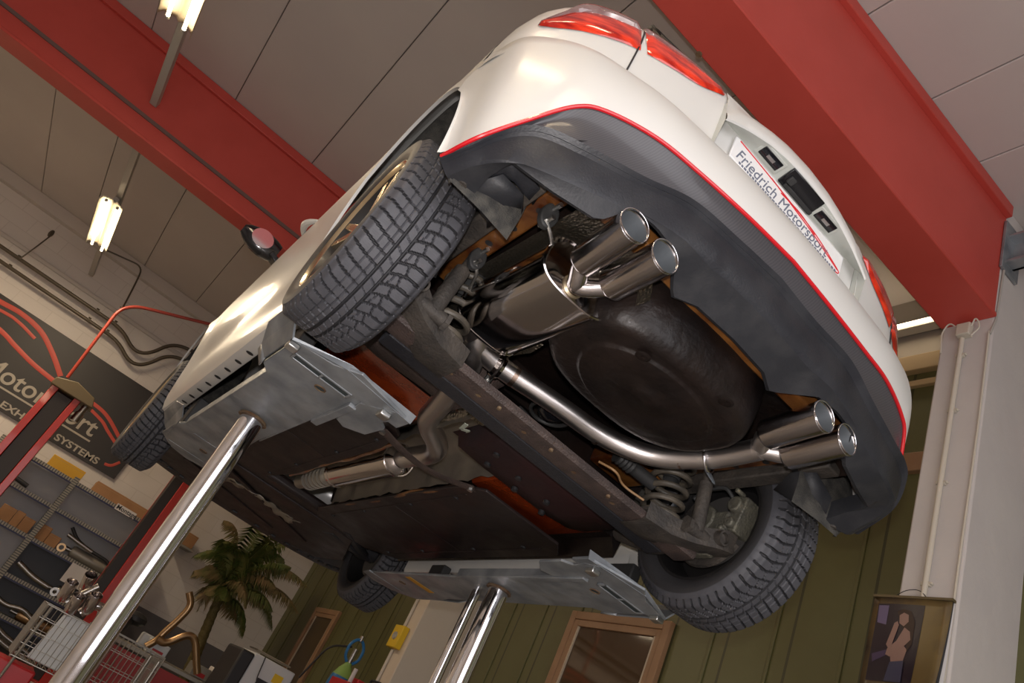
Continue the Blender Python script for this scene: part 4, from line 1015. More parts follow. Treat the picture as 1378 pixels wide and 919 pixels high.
# ================================================================== THE LIFT (two in-ground rams with saddle platforms)
def lift(s, label):
    base = cm @ Vector((.993, s*.633, 0)); L = thing('vehicle_lift', label, 'lift', (base.x, base.y, 0), 'in ground lift rams')
    T0 = Matrix.Translation((-base.x, -base.y, 0))
    X = T0 @ cm
    def P(mb, name, m, par=None, **k): return mb.xf(X).build(name, m, par or L, **k)
    def sb(mb, x0, x1, y0, y1, z0, z1): return mb.box(x0, x1, min(s*y0, s*y1), max(s*y0, s*y1), z0, z1)
    zt = (cm @ Vector((.993, s*.633, -.012))).z
    ram = MB().cyl((0, 0, 0.0), (0, 0, zt), .0455, n=48).build('lift_ram', M['chrome'], L, smooth=60)
    MB().lathe([(0, .047), (.0, .058), (.012, .052)], (0, 0, zt-.008), (0, 0, 1), n=36).build('ram_collar', M['rust'], ram)
    g = cm @ Vector((1.155, s*.628, 0)); MB().cyl((g.x-base.x, g.y-base.y, 0), (g.x-base.x, g.y-base.y, zt), .022, n=28).build('guide_rod', M['chrome'], L, smooth=60)
    pl = MB()
    out = [(.22, .45), (.22, .79), (.47, .79), (.52, .760), (1.60, .758), (1.72, .785), (1.98, .785), (2.10, .72), (2.10, .50), (1.85, .505), (1.20, .535), (.50, .528), (.44, .45)]
    pl.prism([(x, s*y, -.012) for x, y in out], (0, 0, .012))
    PL = P(pl, 'saddle_platform', M['galv'], bevel=.003)
    ed = MB(); sb(ed, .50, 1.62, .752, .760, -.012, .030); sb(ed, .50, 1.20, .526, .534, -.012, .026); P(ed, 'platform_side_flange', M['galv'], bevel=.003)
    # rear cross plate with two slots
    rp = MB(); 
    rp.prism([(.235, s*.385, -.020), (.235, s*.80, -.020), (.175, s*.80, -.018), (.145, s*.67, -.018), (.085, s*.60, -.016), (.150, s*.385, -.018)], (0, 0, .010))
    P(rp, 'platform_end_plate', M['galv'], bevel=.002)
    up = MB(); up.add([(.173, s*.80, -.020), (.115, s*.635, -.018), (.148, s*.385, -.020), (.150, s*.38, .012), (.115, s*.63, .003), (.170, s*.80, -.012)], [(0, 1, 4, 5), (1, 2, 3, 4)])
    P(up, 'platform_end_wall', M['galv'], solid=.004, smooth=0)
    fr = MB(); sb(fr, .232, .242, .555, .762, -.0225, -.012); sb(fr, .272, .282, .555, .762, -.0225, -.012); sb(fr, .232, .282, .555, .563, -.0225, -.012); sb(fr, .232, .282, .754, .762, -.0225, -.012); sb(fr, .232, .282, .655, .663, -.0225, -.012)
    P(fr, 'slot_frame', M['galv'], bevel=.002)
    for a, b in ((.563, .655), (.663, .754)):
        sl = MB(); sb(sl, .240, .274, a, b, -.0200, -.0125); P(sl, 'end_slot', M['galv_dark'])
    for yy in (.785, .455):
        bk = MB(); sb(bk, .175, .215, yy-.018, yy+.018, -.036, -.018); P(bk, 'platform_bolt_block', M['zinc'], bevel=.004)
    # inner rear gusset
    gu = MB(); gu.prism([(.14, s*.44, -.020), (.195, s*.410, -.020), (.270, s*.425, -.020), (.305, s*.395, -.020), (.435, s*.40, -.020), (.495, s*.46, -.020), (.47, s*.50, -.020), (.25, s*.52, -.020)], (0, 0, .010)); sb(gu, .30, .62, .505, .532, -.026, -.012)
    P(gu, 'inner_gusset', M['galv'], bevel=.002)
    # turned-up outer brackets, rear and front
    ob = MB(); ob.add([(.17, s*.80, -.015), (.42, s*.80, -.015), (.44, s*.83, .03), (.36, s*.86, .062), (.20, s*.86, .062), (.15, s*.83, .03)], [(0, 1, 2, 5), (5, 2, 3, 4)])
    P(ob, 'rear_outer_bracket', M['galv'], solid=.006, smooth=0)
    ow = MB(); ow.add([(.42, s*.80, -.015), (.44, s*.83, .03), (.52, s*.82, .035), (.50, s*.79, -.015)], [(0, 1, 2, 3)]); P(ow, 'bracket_wing', M['galv'], solid=.005)
    fb = MB(); fb.add([(1.55, s*.79, -.012), (1.95, s*.76, -.012), (2.03, s*.79, .035), (1.90, s*.84, .055), (1.62, s*.845, .05), (1.50, s*.82, .02)], [(0, 1, 2, 5), (5, 2, 3, 4)])
    P(fb, 'front_outer_bracket', M['galv'], solid=.005, smooth=0)
    fn = MB(); fn.prism([(2.02, s*.48, -.014), (2.02, s*.74, -.014), (2.14, s*.70, -.008), (2.20, s*.60, -.004), (2.14, s*.50, -.008)], (0, 0, .008)); P(fn, 'platform_front_plate', M['galv'], bevel=.002)
    for hx, hy in ((.36, .62), (1.84, .60)):
        hh = MB().lathe([(0, 0), (0, .017)], (hx, s*hy, -.0128), (0, 0, -1), n=16); P(hh, 'platform_hole', M['galv_dark'])
        hr = MB().tube([(hx+.018*math.cos(a), s*hy+.018*math.sin(a), -.013) for a in [2*PI*k/20 for k in range(20)]], .0025, 6, closed=True); P(hr, 'hole_rim', M['rust'])
    ym = MB(); sb(ym, 1.66, 1.71, .54, .70, -.0135, -.0122); P(ym, 'yellow_marking', M['yellow_mark'] if s < 0 else M['galv'])
    # rubber blocks that carry the sills
    for hx in (.32, 1.72):
        rb = MB(); sb(rb, hx, hx+.14, .715, .765, 0.0, .155); P(rb, 'rubber_block', M['rubber'], bevel=.008)
    return L
lift(1, 'polished lift ram and galvanised platform under the left sill, nearer the shelf rack')
lift(-1, 'polished lift ram and galvanised platform under the right sill, by the olive wall')

# ================================================================== FRONT WALL
bn = tag(MB().box(XF-.05, XF-.03, .36, 5.2, 2.46, 3.80).build('banner', M['banner'], bevel=.003), 'black company banner with red swooshes on the front wall above the shelf rack', 'banner')
XT = XF-.0525
def btext(body, name, y, z, size, sx=1.0, align='RIGHT', shear=0.0, bold=0.0, space=1.0):
    return text(body, name, M['banner_grey'], size, frame((XT, y, z), (0, -1, 0), (0, 0, 1)), bn, .002, shear, align, sx, bold, space)
btext('Friedrich Motorsport', 'banner_lettering', .98, 2.79, .36, sx=1.0, bold=.004)
btext('EXHAUST SYSTEMS', 'banner_lettering', .68, 2.505, .135, sx=1.30, bold=.003)
MB().box(XT-.002, XT, .95, 3.6, 2.715, 2.74).build('banner_underline', M['banner_grey'], bn)
for pts, r in (([(4.3, 3.45), (3.6, 3.66), (3.07, 3.70), (2.77, 3.72), (2.43, 3.66), (2.12, 3.49), (1.83, 3.28)], .035), ([(3.9, 3.5), (3.0, 3.60), (2.73, 3.60), (2.42, 3.53)], .022), ([(3.6, 3.5), (2.82, 3.37), (2.55, 3.30), (2.21, 3.22), (1.82, 3.17)], .032),
               ([(1.55, 3.20), (1.24, 3.20), (.98, 3.15), (.65, 2.98)], .026), ([(1.27, 3.12), (1.05, 3.07), (.96, 3.04), (.85, 2.98), (.63, 2.88)], .022), ([(.60, 2.57), (.51, 2.60), (.44, 2.70)], .02)):
    MB().tube(crom([(XT, y, z) for y, z in pts], 8), [r]*((len(pts)-1)*8+1), 8, sx=1, sy=.1, up=(0, 0, 1)).build('banner_swoosh', M['banner_red'], bn)
# water pipes along the front wall with their double bend
for z, dy in ((4.34, 0), (4.16, -.06)):
    o = MB().tube(bend([(XF-.16, YL-.02, z), (XF-.16, 1.62+dy, z-.02), (XF-.16, 1.30+dy, z-.20), (XF-.16, 1.10+dy, z-.12), (XF-.16, .92+dy, z+.25), (XF-.16, .50+dy, z+.34), (XF-.16, -.4, z+.34)], .22, 8), .028, 12).build('water_pipe', M['pipe_dark'])
    tag(o, ('upper' if z > 4.2 else 'lower') + ' dark water pipe running along the front wall above the banner', 'pipe', 'pipes on the front wall')
    for y in (3.3, 2.05, 1.75): MB().cyl((XF-.16, y-.02, z), (XF-.16, y+.02, z), .036, n=14).build('pipe_clip', M['pipe_dark'], o)
tag(MB().tube(bend([(XF-.30, 3.25, 4.30), (XF-.30, 3.22, 4.52), (XF-.30, 3.18, 4.86)], .05), .010, 8).sphere((XF-.30, 3.2, 4.86), .05, 10, (1, .7, 1.3)).build('wall_sensor', M['pipe_dark']), 'small dark sensor on a bent rod above the wall pipes', 'sensor')
tag(MB().tube(bend([(XF-.2, 2.58, 5.16), (XF-.2, 1.98, 5.30), (XF-.2, 1.90, 5.0), (XF-.2, 1.80, 4.55), (9.4, 1.76, 4.22)], .14), .013, 8).build('conduit', M['pipe_dark']), 'thin dark conduit hanging from the cornice beside the red air pipe', 'pipe')
# ================================================================== THE OTHER LIFT
def lift_post(x, y, z, label, cap=True):
    t = thing('lift_post', label, 'lift post', (x, y, 0), 'red posts of the other lift')
    w_ = .19
    MB().box(-.0, .26, -w_, -w_+.085, 0, z).box(-.0, .26, w_-.085, w_, 0, z).box(.22, .27, -w_, w_, 0, z).build('post_channel', M['lift_red'], t, bevel=.006)
    MB().box(.02, .20, -w_+.09, w_-.09, .0, z-.05).build('carriage_cover', M['lift_black'], t, bevel=.005)
    if cap:
        MB().prism([(-.05, -w_-.16, z-.02), (-.05, -w_-.10, z+.10), (-.05, -.02, z+.16), (-.05, w_+.02, z+.08), (-.05, w_+.03, z-.02)], (.33, 0, 0)).build('post_cap', M['cap_olive'], t, bevel=.01)
        MB().cyl((.1, -w_-.08, z-.02), (.1, -w_-.08, z-.12), .04, n=16).cyl((.1, -w_-.08, z-.12), (.1, -w_-.08, z-.24), .055, n=16).build('pulley_motor', M['steel_grey'], t)
    MB().box(-.1, .36, -w_-.1, w_+.1, 0, .02).build('foot_plate', M['lift_red'], t)
    return t
lift_post(9.0, 1.54, 2.84, 'red and black lift post with an olive cap in front of the banner')
t2 = thing('lift_post', 'red and black lift post partly hidden behind the near lift ram', 'lift post', (8.7, -.2, 0), 'red posts of the other lift')
MB().box(0, .26, -.12, -.02, 0, 3.1).box(.22, .27, -.12, .10, 0, 3.1).build('post_channel', M['lift_red'], t2, bevel=.006)
MB().box(.01, .21, -.02, .10, 0, 3.1).build('carriage_cover', M['lift_black'], t2, bevel=.005)
MB().box(-.1, .36, -.22, .2, 0, .02).build('foot_plate', M['lift_red'], t2)
tag(MB().tube(bend([(9.1, 1.66, 3.0), (9.1, 1.74, 4.10), (9.1, 1.60, 4.27), (9.1, .62, 4.70), (9.1, -.6, 5.3)], .14), .022, 10).build('air_pipe', M['pipe_red']), 'bent red air pipe rising from the capped lift post', 'pipe')
# ================================================================== SHELF RACK
rk = thing('shelf_rack', 'grey perforated steel shelf rack standing below the banner', 'shelf', (10.15, .7, 0))
LVS = [2.10, 1.71, 1.27, .79, .37]
def rl(mb, name, m, **k): 
    return mb.xf(Matrix.Translation((-10.15, -.7, 0))).build(name, m, rk, **k)
PERF = panel_mat('perforated_upright', (.30, .28, .23), 2, .030, (.07, .07, .065), .012, rough=.5)
PERFY = panel_mat('perforated_edge', (.30, .28, .24), 1, .035, (.06, .06, .06), .014, rough=.5)
for y in (1.80, .78, -.34):
    for x in (9.95, 10.35): rl(MB().box(x-.002, x+.002, y-.035, y+.035, 0, 2.15).box(x, x+.03 if x < 10 else x+.002, y-.035, y-.031, 0, 2.15), 'rack_upright', PERF)
for z in LVS:
    for y0, y1 in ((.80, 1.78), (-.32, .76)):
        rl(MB().box(9.96, 10.34, y0, y1, z-.004, z), 'rack_shelf', M['rack'])
        rl(MB().box(9.952, 9.956, y0, y1, z-.04, z+.005), 'shelf_edge', PERFY if z > 2 or y0 > .5 else PERFY)
        rl(MB().box(9.958, 9.962, y0, y1, z-.06, z-.04), 'shelf_edge_lip', mat('blue_lip', (.03, .035, .10), .5))
rl(MB().box(10.36, 10.365, .80, 1.78, .1, 2.1), 'rack_back', M['rack_back']); rl(MB().box(10.36, 10.365, -.32, .76, 1.27, 2.1), 'rack_back', M['rack_back'])
rl(MB().box(10.36, 10.365, -.32, .76, .1, 1.27), 'rack_back', mat('rack_back_dark', (.09, .095, .11), .6))
# label strip and price card on the rack
lb = rl(MB().box(9.945, 9.948, -.12, .17, 2.045, 2.13), 'rack_sign', M['paper'])
text('Montage', 'sign_lettering', M['black_misc'], .085, frame((9.9435-10.15, .158-.7, 2.062), (0, -1, 0), (0, 0, 1)), rk, .001, bold=.001)
tag(MB().box(9.93, 9.935, -.18, .17, .99, 1.24).build('paper_sheet', M['paper']), 'blank white sheet hanging from the front edge of a rack shelf', 'paper')
def carton(x0, x1, y0, y1, z0, z1, label, m='cardboard', group=None, name='cardboard_box'):
    o = MB().box(x0, x1, y0, y1, z0, z1).build(name, M[m], bevel=.005)
    ym = (y0+y1)/2
    MB().box(x0-.001, x0, y0+.01, y1-.01, z1-.03, z1-.027).box(x0, x1, ym-.02, ym+.02, z1, z1+.001).build('box_tape', mat('tape', (.42, .27, .13), .4), o)
    return tag(o, label, 'box', group)
carton(9.985, 10.25, .74, 1.20, 2.102, 2.26, 'yellow carton on top of the shelf rack', 'yellow_card')
carton(9.985, 10.3, -.29, .55, 2.102, 2.25, 'long flat cardboard box on top of the shelf rack')
carton(10.45, 10.7, -1.10, -.86, 2.14, 2.33, 'small cardboard box on a wall bracket between the lift ram and the palm')
tag(MB().box(10.42, XF-.005, -1.14, -.82, 2.11, 2.138).build('wall_bracket_shelf', M['rack']), 'little wall shelf under the single cardboard box', 'shelf')
carton(9.98, 10.25, 1.10, 1.28, 1.272, 1.46, 'cardboard box at the left of the middle rack shelf')
carton(9.98, 10.25, .99, 1.095, 1.272, 1.47, 'cardboard box between two others on the middle rack shelf')
carton(9.98, 10.25, .84, .985, 1.272, 1.45, 'cardboard box just left of the rack upright')
carton(9.98, 10.25, .62, .75, 1.272, 1.47, 'cardboard box just right of the rack upright')
carton(9.98, 10.25, .46, .615, 1.272, 1.42, 'lower cardboard box beside the shelved silencer')
def silencer(y0, y1, z, r, x, label, m='steel_grey'):
    t = thing('spare_silencer', label, 'silencer', (x, (y0+y1)/2, z-r), 'spare silencers on the rack')
    L_ = abs(y1-y0)/2
    MB().lathe([(-L_, r*.3), (-L_, r*.85), (-L_+.03, r), (L_-.03, r), (L_, r*.85), (L_, r*.3)], (0, 0, r), (0, 1, 0), n=28).build('silencer_drum', M[m], t)
    MB().cyl((0, L_, r), (0, L_+.09, r), r*.35, n=16).cyl((0, -L_, r), (0, -L_-.05, r), r*.35, n=16).build('silencer_stub', M['steel_grey'], t)
silencer(-.30, .27, 1.352, .08, 10.12, 'fat grey silencer drum lying on the middle rack shelf', 'rack')
silencer(-.25, .12, .866, .075, 10.12, 'silencer lying on the rack shelf under the white sheet')
silencer(.98, 1.5, .866, .075, 10.12, 'silencer low on the left bay of the rack')
silencer(-.20, .32, .44, .07, 10.12, 'silencer on the lowest shelf of the right bay', 'brass_pipe')
def spare_pipe(pts, r, label, m='steel_grey', g='spare pipes on the rack'):
    return tag(MB().tube(bend(pts, .08), r, 12).build('spare_pipe', M[m]), label, 'pipe', g)
spare_pipe([(10.05, .44, 1.60), (10.05, .30, 1.50), (10.05, .10, 1.46), (10.05, -.2, 1.45), (10.05, -.33, 1.36)], .022, 'black bent pipe resting on the grey silencer drum', 'black_misc')
spare_pipe([(10.00, .43, 1.50), (10.00, .28, 1.48), (10.0, .05, 1.455)], .026, 'short bright pipe end in front of the grey silencer drum')
spare_pipe([(10.02, .70, .95), (10.02, .45, .88), (10.02, .22, .86)], .035, 'straight polished pipe on the rack shelf left of a silencer')
spare_pipe([(10.02, .74, .53), (10.02, .50, .47), (10.02, .30, .52), (10.02, .05, .43)], .030, 'wavy polished pipe on the second lowest rack shelf')
spare_pipe([(10.02, 1.7, 1.80), (10.02, 1.4, 1.78), (10.02, 1.2, 1.76)], .03, 'black pipe piece on the upper left rack shelf', 'black_misc')
spare_pipe([(9.90, .70, .33), (9.90, .3, .18), (9.90, -.2, .10)], .035, 'long polished pipe leaning on the floor before the rack')
spare_pipe([(9.80, .55, .18), (9.80, .2, .10), (9.80, -.25, .04)], .03, 'lowest polished pipe on the floor before the rack')
rg_ = tag(MB().lathe([(0, .03), (0, .055), (.03, .055), (.03, .03)], (10.0, .40, 1.328), (-1, 0, 0), n=20, closed=True).build('pipe_flange', M['brass_pipe']), 'brassy ring flange on the middle rack shelf', 'flange')
rg2 = tag(MB().lathe([(0, .025), (0, .055), (.03, .055), (.03, .025)], (9.98, .13, .847), (-1, 0, 0), n=20, closed=True).build('pipe_flange', M['steel_grey']), 'steel ring flange on the shelf below the white sheet', 'flange')

# ================================================================== WIRE CART WITH TAILPIPE TRIMS
ct = thing('wire_cart', 'wire basket cart in the bottom left corner holding tailpipe trims', 'cart', (5.0, .05, 0))
def ctb(mb, name, m, **k): return mb.build(name, M[m], ct, **k)
def wirebox(y0, y1, x0, x1, z0, z1, top=0):
    rm = MB()
    for z in (z0, z1): rm.tube([(x0, y0, z), (x1, y0, z), (x1, y1, z), (x0, y1, z)], .004, 8, closed=True)
    for y in (y0, y1):
        for x in (x0, x1): rm.cyl((x, y, z0), (x, y, z1), .004, n=8)
    ctb(rm, 'basket_rim', 'wire')
    w1_ = MB(); n = int((y1-y0)/.04)
    for i in range(1, n):
        y = y0+(y1-y0)*i/n; w1_.cyl((x0, y, z0), (x0, y, z1), .0028, n=6); w1_.cyl((x1, y, z0), (x1, y, z1), .0028, n=6); w1_.cyl((x0, y, z0), (x1, y, z0), .0028, n=6)
    for k in range(1, 4):
        z = z0+(z1-z0)*k/4; w1_.tube([(x0, y0, z), (x1, y0, z), (x1, y1, z), (x0, y1, z)], .0028, 6, closed=True)
    for i in range(1, 12):
        x = x0+(x1-x0)*i/12
        for y in (y0, y1): w1_.cyl((x, y, z0), (x, y, z1), .0028, n=6)
    o = ctb(w1_, 'basket_wires', 'wire'); o['kind'] = 'stuff'
wirebox(-.02, .46, .0, .42, .42, .80)
wirebox(-.50, -.10, .0, .42, .38, .84)
for y in (-.48, .42):
    for x in (.03, .40):
        ctb(MB().cyl((x, y, .05), (x, y, .80), .012, n=10), 'cart_leg', 'wire')
        ctb(MB().cyl((x, y-.015, .05), (x, y+.015, .05), .05, n=18), 'castor', 'black_misc')
def trim_tip(x, y, z, dx, dy, dz, label, L_=.17):
    d = Vector((dx, dy, dz)).normalized()
    o = MB().lathe([(0, .030), (.03, .044), (L_, .047), (L_+.003, .045), (L_-.004, .042), (.04, .038)], (x, y, z), d, n=28).build('tailpipe_trim', M['tip_steel'])
    return tag(o, label, 'tailpipe trim', 'loose tailpipe trims on the cart')
trim_tip(5.15, .44, .86, -.5, .1, .8, 'leftmost of the upright tailpipe trims on the wire cart')
trim_tip(5.12, .34, .80, -.5, .1, .8, 'lowest tailpipe trim on the wire cart, mouth facing up')
trim_tip(5.12, .24, .86, -.5, .1, .8, 'rightmost upright tailpipe trim on the wire cart')
trim_tip(5.30, .33, .98, -.6, .2, .7, 'tailpipe trim standing behind the others on the wire cart')
tag(MB().cyl((5.15, .40, .86), (5.15, .27, 1.06), .028, n=18).build('pipe_section', M['steel_grey']), 'short straight pipe section lying across the tailpipe trims', 'pipe')
tag(MB().tube(bend([(5.25, .10, .86), (5.2, .14, .95), (5.2, .22, .93), (5.2, .26, .84)], .05), .035, 14).build('pipe_elbow', M['tip_steel']), 'polished pipe elbow right of the tailpipe trims', 'pipe')
tag(MB().prism([(5.10, .40, .44), (5.10, .10, .44), (5.10, .08, .72), (5.10, .16, .80), (5.10, .36, .80)], (.02, 0, 0)).build('plastic_panel', M['white_misc'], bevel=.008), 'pale plastic panel standing inside the wire basket', 'panel')
tag(MB().cbox((5.22, .12, .55), (.12, .18, .16)).build('red_case', M['red_plastic'], bevel=.01), 'red plastic case inside the left wire basket', 'case')
tag(MB().cbox((5.2, .45, .30), (.3, .35, .16)).build('red_bin', M['red_plastic'], bevel=.015), 'red plastic bin below the left wire basket', 'bin')

# ================================================================== BENCH AREA
wb_ = thing('workbench', 'low grey workbench cluttered with parts in front of the palm', 'bench', (7.2, -.9, 0))
MB().box(-.35, .35, -.85, .75, .74, .78).build('bench_top', M['rack'], wb_, bevel=.005)
for x in (-.3, .3):
    for y in (-.8, .7): MB().box(x-.025, x+.025, y-.025, y+.025, 0, .74).build('leg', M['rack'], wb_)
MB().box(-.34, -.33, -.8, .7, .1, .72).build('bench_front', mat('bench_red', (.30, .02, .02), .4), wb_)
def bp_(pts, r, label): return tag(MB().tube(bend(pts, .10, 8), r, 16).build('exhaust_pipe', M['brass_pipe']), label, 'pipe', 'browned exhaust pipes on the bench')
bp_([(7.0, -.723, 1.44), (7.0, -.825, 1.34), (7.0, -.79, 1.16), (7.0, -.742, 1.02), (7.0, -.72, .91), (7.0, -.66, .82)], .036, 'browned exhaust pipe rising with a crooked end against the white wall')
bp_([(6.915, -.70, .93), (6.915, -.80, .92), (6.915, -.93, 1.09), (6.915, -1.03, 1.09), (6.915, -1.15, .93), (6.915, -1.24, .822)], .038, 'browned exhaust pipe bent like an arch left of the palm trunk')
tag(MB().sphere((7.3, -.30, .92), .13, 14, (1, 1.3, 1)).sphere((7.35, -.48, 1.0), .09, 10, (1, 1.4, .8)).build('black_bag', M['black_misc'], weld=True), 'crumpled black bag on the bench beside the crooked pipe', 'bag')
tag(MB().box(7.34, 7.5, -.78, -.64, .782, .93).build('white_tub', M['white_misc'], bevel=.02), 'white tub on the bench behind the crooked pipe', 'tub')
for i, (y, h, m_, l) in enumerate(((-.80, .13, 'white_misc', 'white parts box on the bench under the arched pipe'), (-1.30, .12, 'rack', 'grey parts box on the bench near the palm trunk'), (-1.52, .16, 'paper', 'pale parts box at the right end of the bench'))):
    b_ = MB().box(7.05, 7.3, y-.10, y+.10, .782, .782+h).build('parts_box', M[m_], bevel=.008); tag(b_, l, 'box', 'parts boxes on the bench')
    MB().box(7.048, 7.050, y-.06, y+.06, .80, .84).build('box_stripe', M['red_plastic'], b_)
# white appliance with black side
ap = thing('service_unit', 'white and black service unit with a yellow sticker right of the palm', 'machine', (6.3, -1.62, 0))
MB().box(-.25, .25, -.24, .22, .05, 1.22).build('unit_case', M['white_misc'], ap, bevel=.012)
MB().box(-.27, .27, .22, .36, .05, 1.20).build('unit_side', M['black_misc'], ap, bevel=.02)
MB().cbox((-.252, -.10, 1.10), (.004, .10, .08)).build('sticker', M['yellow'], ap)
MB().cbox((-.253, -.02, .98), (.006, .20, .12)).build('display', M['black_misc'], ap)
MB().tube([(-.18, -.18, 1.25), (.1, -.18, 1.25), (.1, .20, 1.25), (-.18, .20, 1.25)], .007, 8, closed=True).build('top_rail', M['steel_grey'], ap)
MB().tube(bend([(-.26, .12, 1.22), (-.30, .10, 1.0), (-.28, .02, .95), (-.27, 0, .85)], .06), .006, 8).build('unit_cable', M['black_misc'], ap)
for y in (-.2, .3): MB().cyl((0, y, .04), (0, y+.03, .04), .04, n=16).build('castor', M['black_misc'], ap)
# gas cylinder
gc = thing('gas_cylinder', 'blue gas cylinder with a green collar and open ring guard', 'gas cylinder', (5.75, -2.18, 0))
MB().lathe([(0, .0), (0, .10), (.02, .112), (1.30, .112), (1.38, .10)], (0, 0, 0), (0, 0, 1), n=32).build('cylinder_body', M['blue'], gc)
MB().lathe([(1.38, .10), (1.45, .07), (1.50, .035), (1.52, .035)], (0, 0, 0), (0, 0, 1), n=32).build('cylinder_shoulder', M['green_lt'], gc)
MB().tube(bend([(0, -.03, 1.52), (0, -.08, 1.57), (0, -.085, 1.68), (0, -.03, 1.75), (0, .03, 1.75), (0, .085, 1.68), (0, .08, 1.57), (0, .03, 1.52)], .04), .015, 10).build('ring_guard', M['blue'], gc)
MB().cyl((0, 0, 1.52), (0, 0, 1.66), .022, n=14).cyl((0, 0, 1.74), (0, 0, 1.79), .02, n=12).build('cylinder_valve', M['steel_grey'], gc)
MB().tube(bend([(0, .05, 1.66), (.05, .25, 1.58), (.1, .35, 1.20)], .1), .010, 8).build('cylinder_hose', M['black_misc'], gc)
wl = thing('welder', 'red welding machine with a small handle beside the gas cylinder', 'machine', (5.45, -2.2, 0))
MB().box(-.35, .05, -.16, .22, .05, 1.34).build('welder_case', M['red_plastic'], wl, bevel=.01)
MB().box(-.28, -.05, -.05, .10, 1.34, 1.40).build('welder_top_box', M['red_plastic'], wl, bevel=.006)
MB().tube(bend([(-.28, -.12, 1.34), (-.28, -.12, 1.46), (-.05, -.12, 1.46), (-.05, -.12, 1.34)], .03), .012, 8).build('welder_handle', M['black_misc'], wl)
MB().cyl((-.2, .14, 1.34), (-.2, .14, 1.47), .02, n=12).build('welder_torch_holder', M['paper'], wl)

# ================================================================== PALM
pt = thing('potted_palm', 'tall potted palm with drooping half-dry fronds in the far corner', 'plant', (9.5, -1.85, 0))
MB().lathe([(0, .0), (0, .17), (.38, .23), (.40, .24), (.40, .21), (.36, .20), (.36, 0)], (0, 0, 0), (0, 0, 1), n=32).build('pot', M['pot'], pt)
tr = [(0, 0, .3), (0, .03, .6), (0, .08, .95), (0, .14, 1.25), (0, .21, 1.60), (0, .27, 1.95)]
trc = crom(tr, 8)
MB().tube(trc, [.075-.02*i/len(trc)+.006*(i % 2) for i in range(len(trc))], 14).build('trunk', M['trunk'], pt)
def frond(b, tip, mid, m, nl=42, ll=.30):
    o = MB(); P = [Vector(b)*(1-t)**2+Vector(mid)*2*t*(1-t)+Vector(tip)*t*t for t in [i/nl for i in range(nl+1)]]
    o.tube(P, [.010*(1-.8*i/nl) for i in range(nl+1)], 6)
    for i in range(2, nl):
        d = (P[i+1]-P[i-1]).normalized(); side = d.cross(Vector((0, 0, 1)));
        if side.length < .1: side = Vector((0, 1, 0))
        side.normalize(); t = i/nl; l = ll*(math.sin(PI*min(1, t*.9+.12))**.6)*random.uniform(.85, 1.1)
        for s in (1, -1):
            q0 = P[i]; dirv = (side*s*.85+d*.55+Vector((0, 0, -.25-.3*random.random()))).normalized()
            q1 = q0+dirv*l*.5; q2 = q0+(dirv+Vector((0, 0, -.45))).normalized()*l
            wv = d*.011
            k = len(o.v); o.v += [tuple(q0-wv), tuple(q0+wv), tuple(q1+wv*1.2+Vector((0, 0, .004))), tuple(q1-wv*1.2), tuple(q2)]
            o.f += [(k, k+1, k+2, k+3), (k+3, k+2, k+4)]
    return o.build('frond', M[m], pt, smooth=0)
Cn = Vector((0, .27, 1.95))
FR = [((.0, .78, 2.58), (0, .40, 2.75), 'leaf_dry'), ((-.1, .86, 1.95), (0, .62, 2.45), 'leaf'), ((.1, .70, 1.72), (0, .55, 2.30), 'leaf_dry'), ((.0, .28, 2.95), (0, .22, 2.5), 'leaf'), ((-.2, .05, 2.85), (-.1, .15, 2.5), 'leaf'),
      ((.1, -.20, 2.80), (0, .10, 2.60), 'leaf'), ((-.1, -.78, 2.38), (-.1, -.1, 2.65), 'leaf_dry'), ((0, -.90, 2.02), (0, -.25, 2.45), 'leaf_dry'), ((.1, -.70, 1.66), (0, -.30, 2.25), 'leaf'), ((-.3, -.10, 1.72), (-.25, .10, 2.2), 'leaf_dry'),
      ((-.1, .40, 1.42), (-.1, .50, 1.85), 'leaf_dry'), ((0, -.35, 1.40), (0, -.20, 1.9), 'leaf'), ((.2, .10, 2.6), (.1, .15, 2.4), 'leaf'), ((-.4, .45, 2.3), (-.25, .4, 2.45), 'leaf'), ((-.3, -.45, 1.85), (-.2, -.1, 2.2), 'leaf'), ((.3, .5, 2.2), (.2, .4, 2.4), 'leaf'), ((-.2, .65, 2.30), (-.1, .5, 2.55), 'leaf'), ((-.45, -.3, 2.45), (-.2, 0, 2.5), 'leaf')]
for k_ in range(14):
    a_ = 2*PI*k_/14+.3; h_ = random.uniform(1.5, 2.6); rr = random.uniform(.45, .72)
    FR.append(((.6*rr*math.cos(a_), .15+rr*math.sin(a_), h_), (.3*rr*math.cos(a_), .2+.5*rr*math.sin(a_), h_+.25), random.choice(['leaf', 'leaf_dry', 'leaf'])))
for tip, mid, m_ in FR: frond(Cn+Vector((0, 0, random.uniform(-.25, 0))), tip, mid, m_)

# ================================================================== OLIVE WALL: doors, pier fittings
def wall_door(n, x0, x1, zt, gl, zb=0.0):
    y = YG
    fr_ = MB(); fr_.box(x0-.07, x0, y, y+.05, zb, zt+.07).box(x1, x1+.07, y, y+.05, zb, zt+.07).box(x0, x1, y, y+.05, zt, zt+.07)
    f = struct(fr_.build('door_%d' % n, M['wood'], bevel=.006))
    i_ = MB(); i_.box(x0, x0+.055, y+.01, y+.04, zb, zt).box(x1-.055, x1, y+.01, y+.04, zb, zt).box(x0+.055, x1-.055, y+.01, y+.04, zt-.055, zt)
    i_.build('door_leaf_frame', M['wood'], f, bevel=.004)
    e_ = MB(); e_.box(x0+.055, x0+.075, y+.01, y+.035, zb, zt-.055).box(x1-.075, x1-.055, y+.01, y+.035, zb, zt-.055); e_.build('glazing_bead', M['frame_lt'], f, bevel=.002)
    MB().box(x0+.06, x1-.06, y+.012, y+.02, zb, zt-.055).build('door_pane', gl, f)
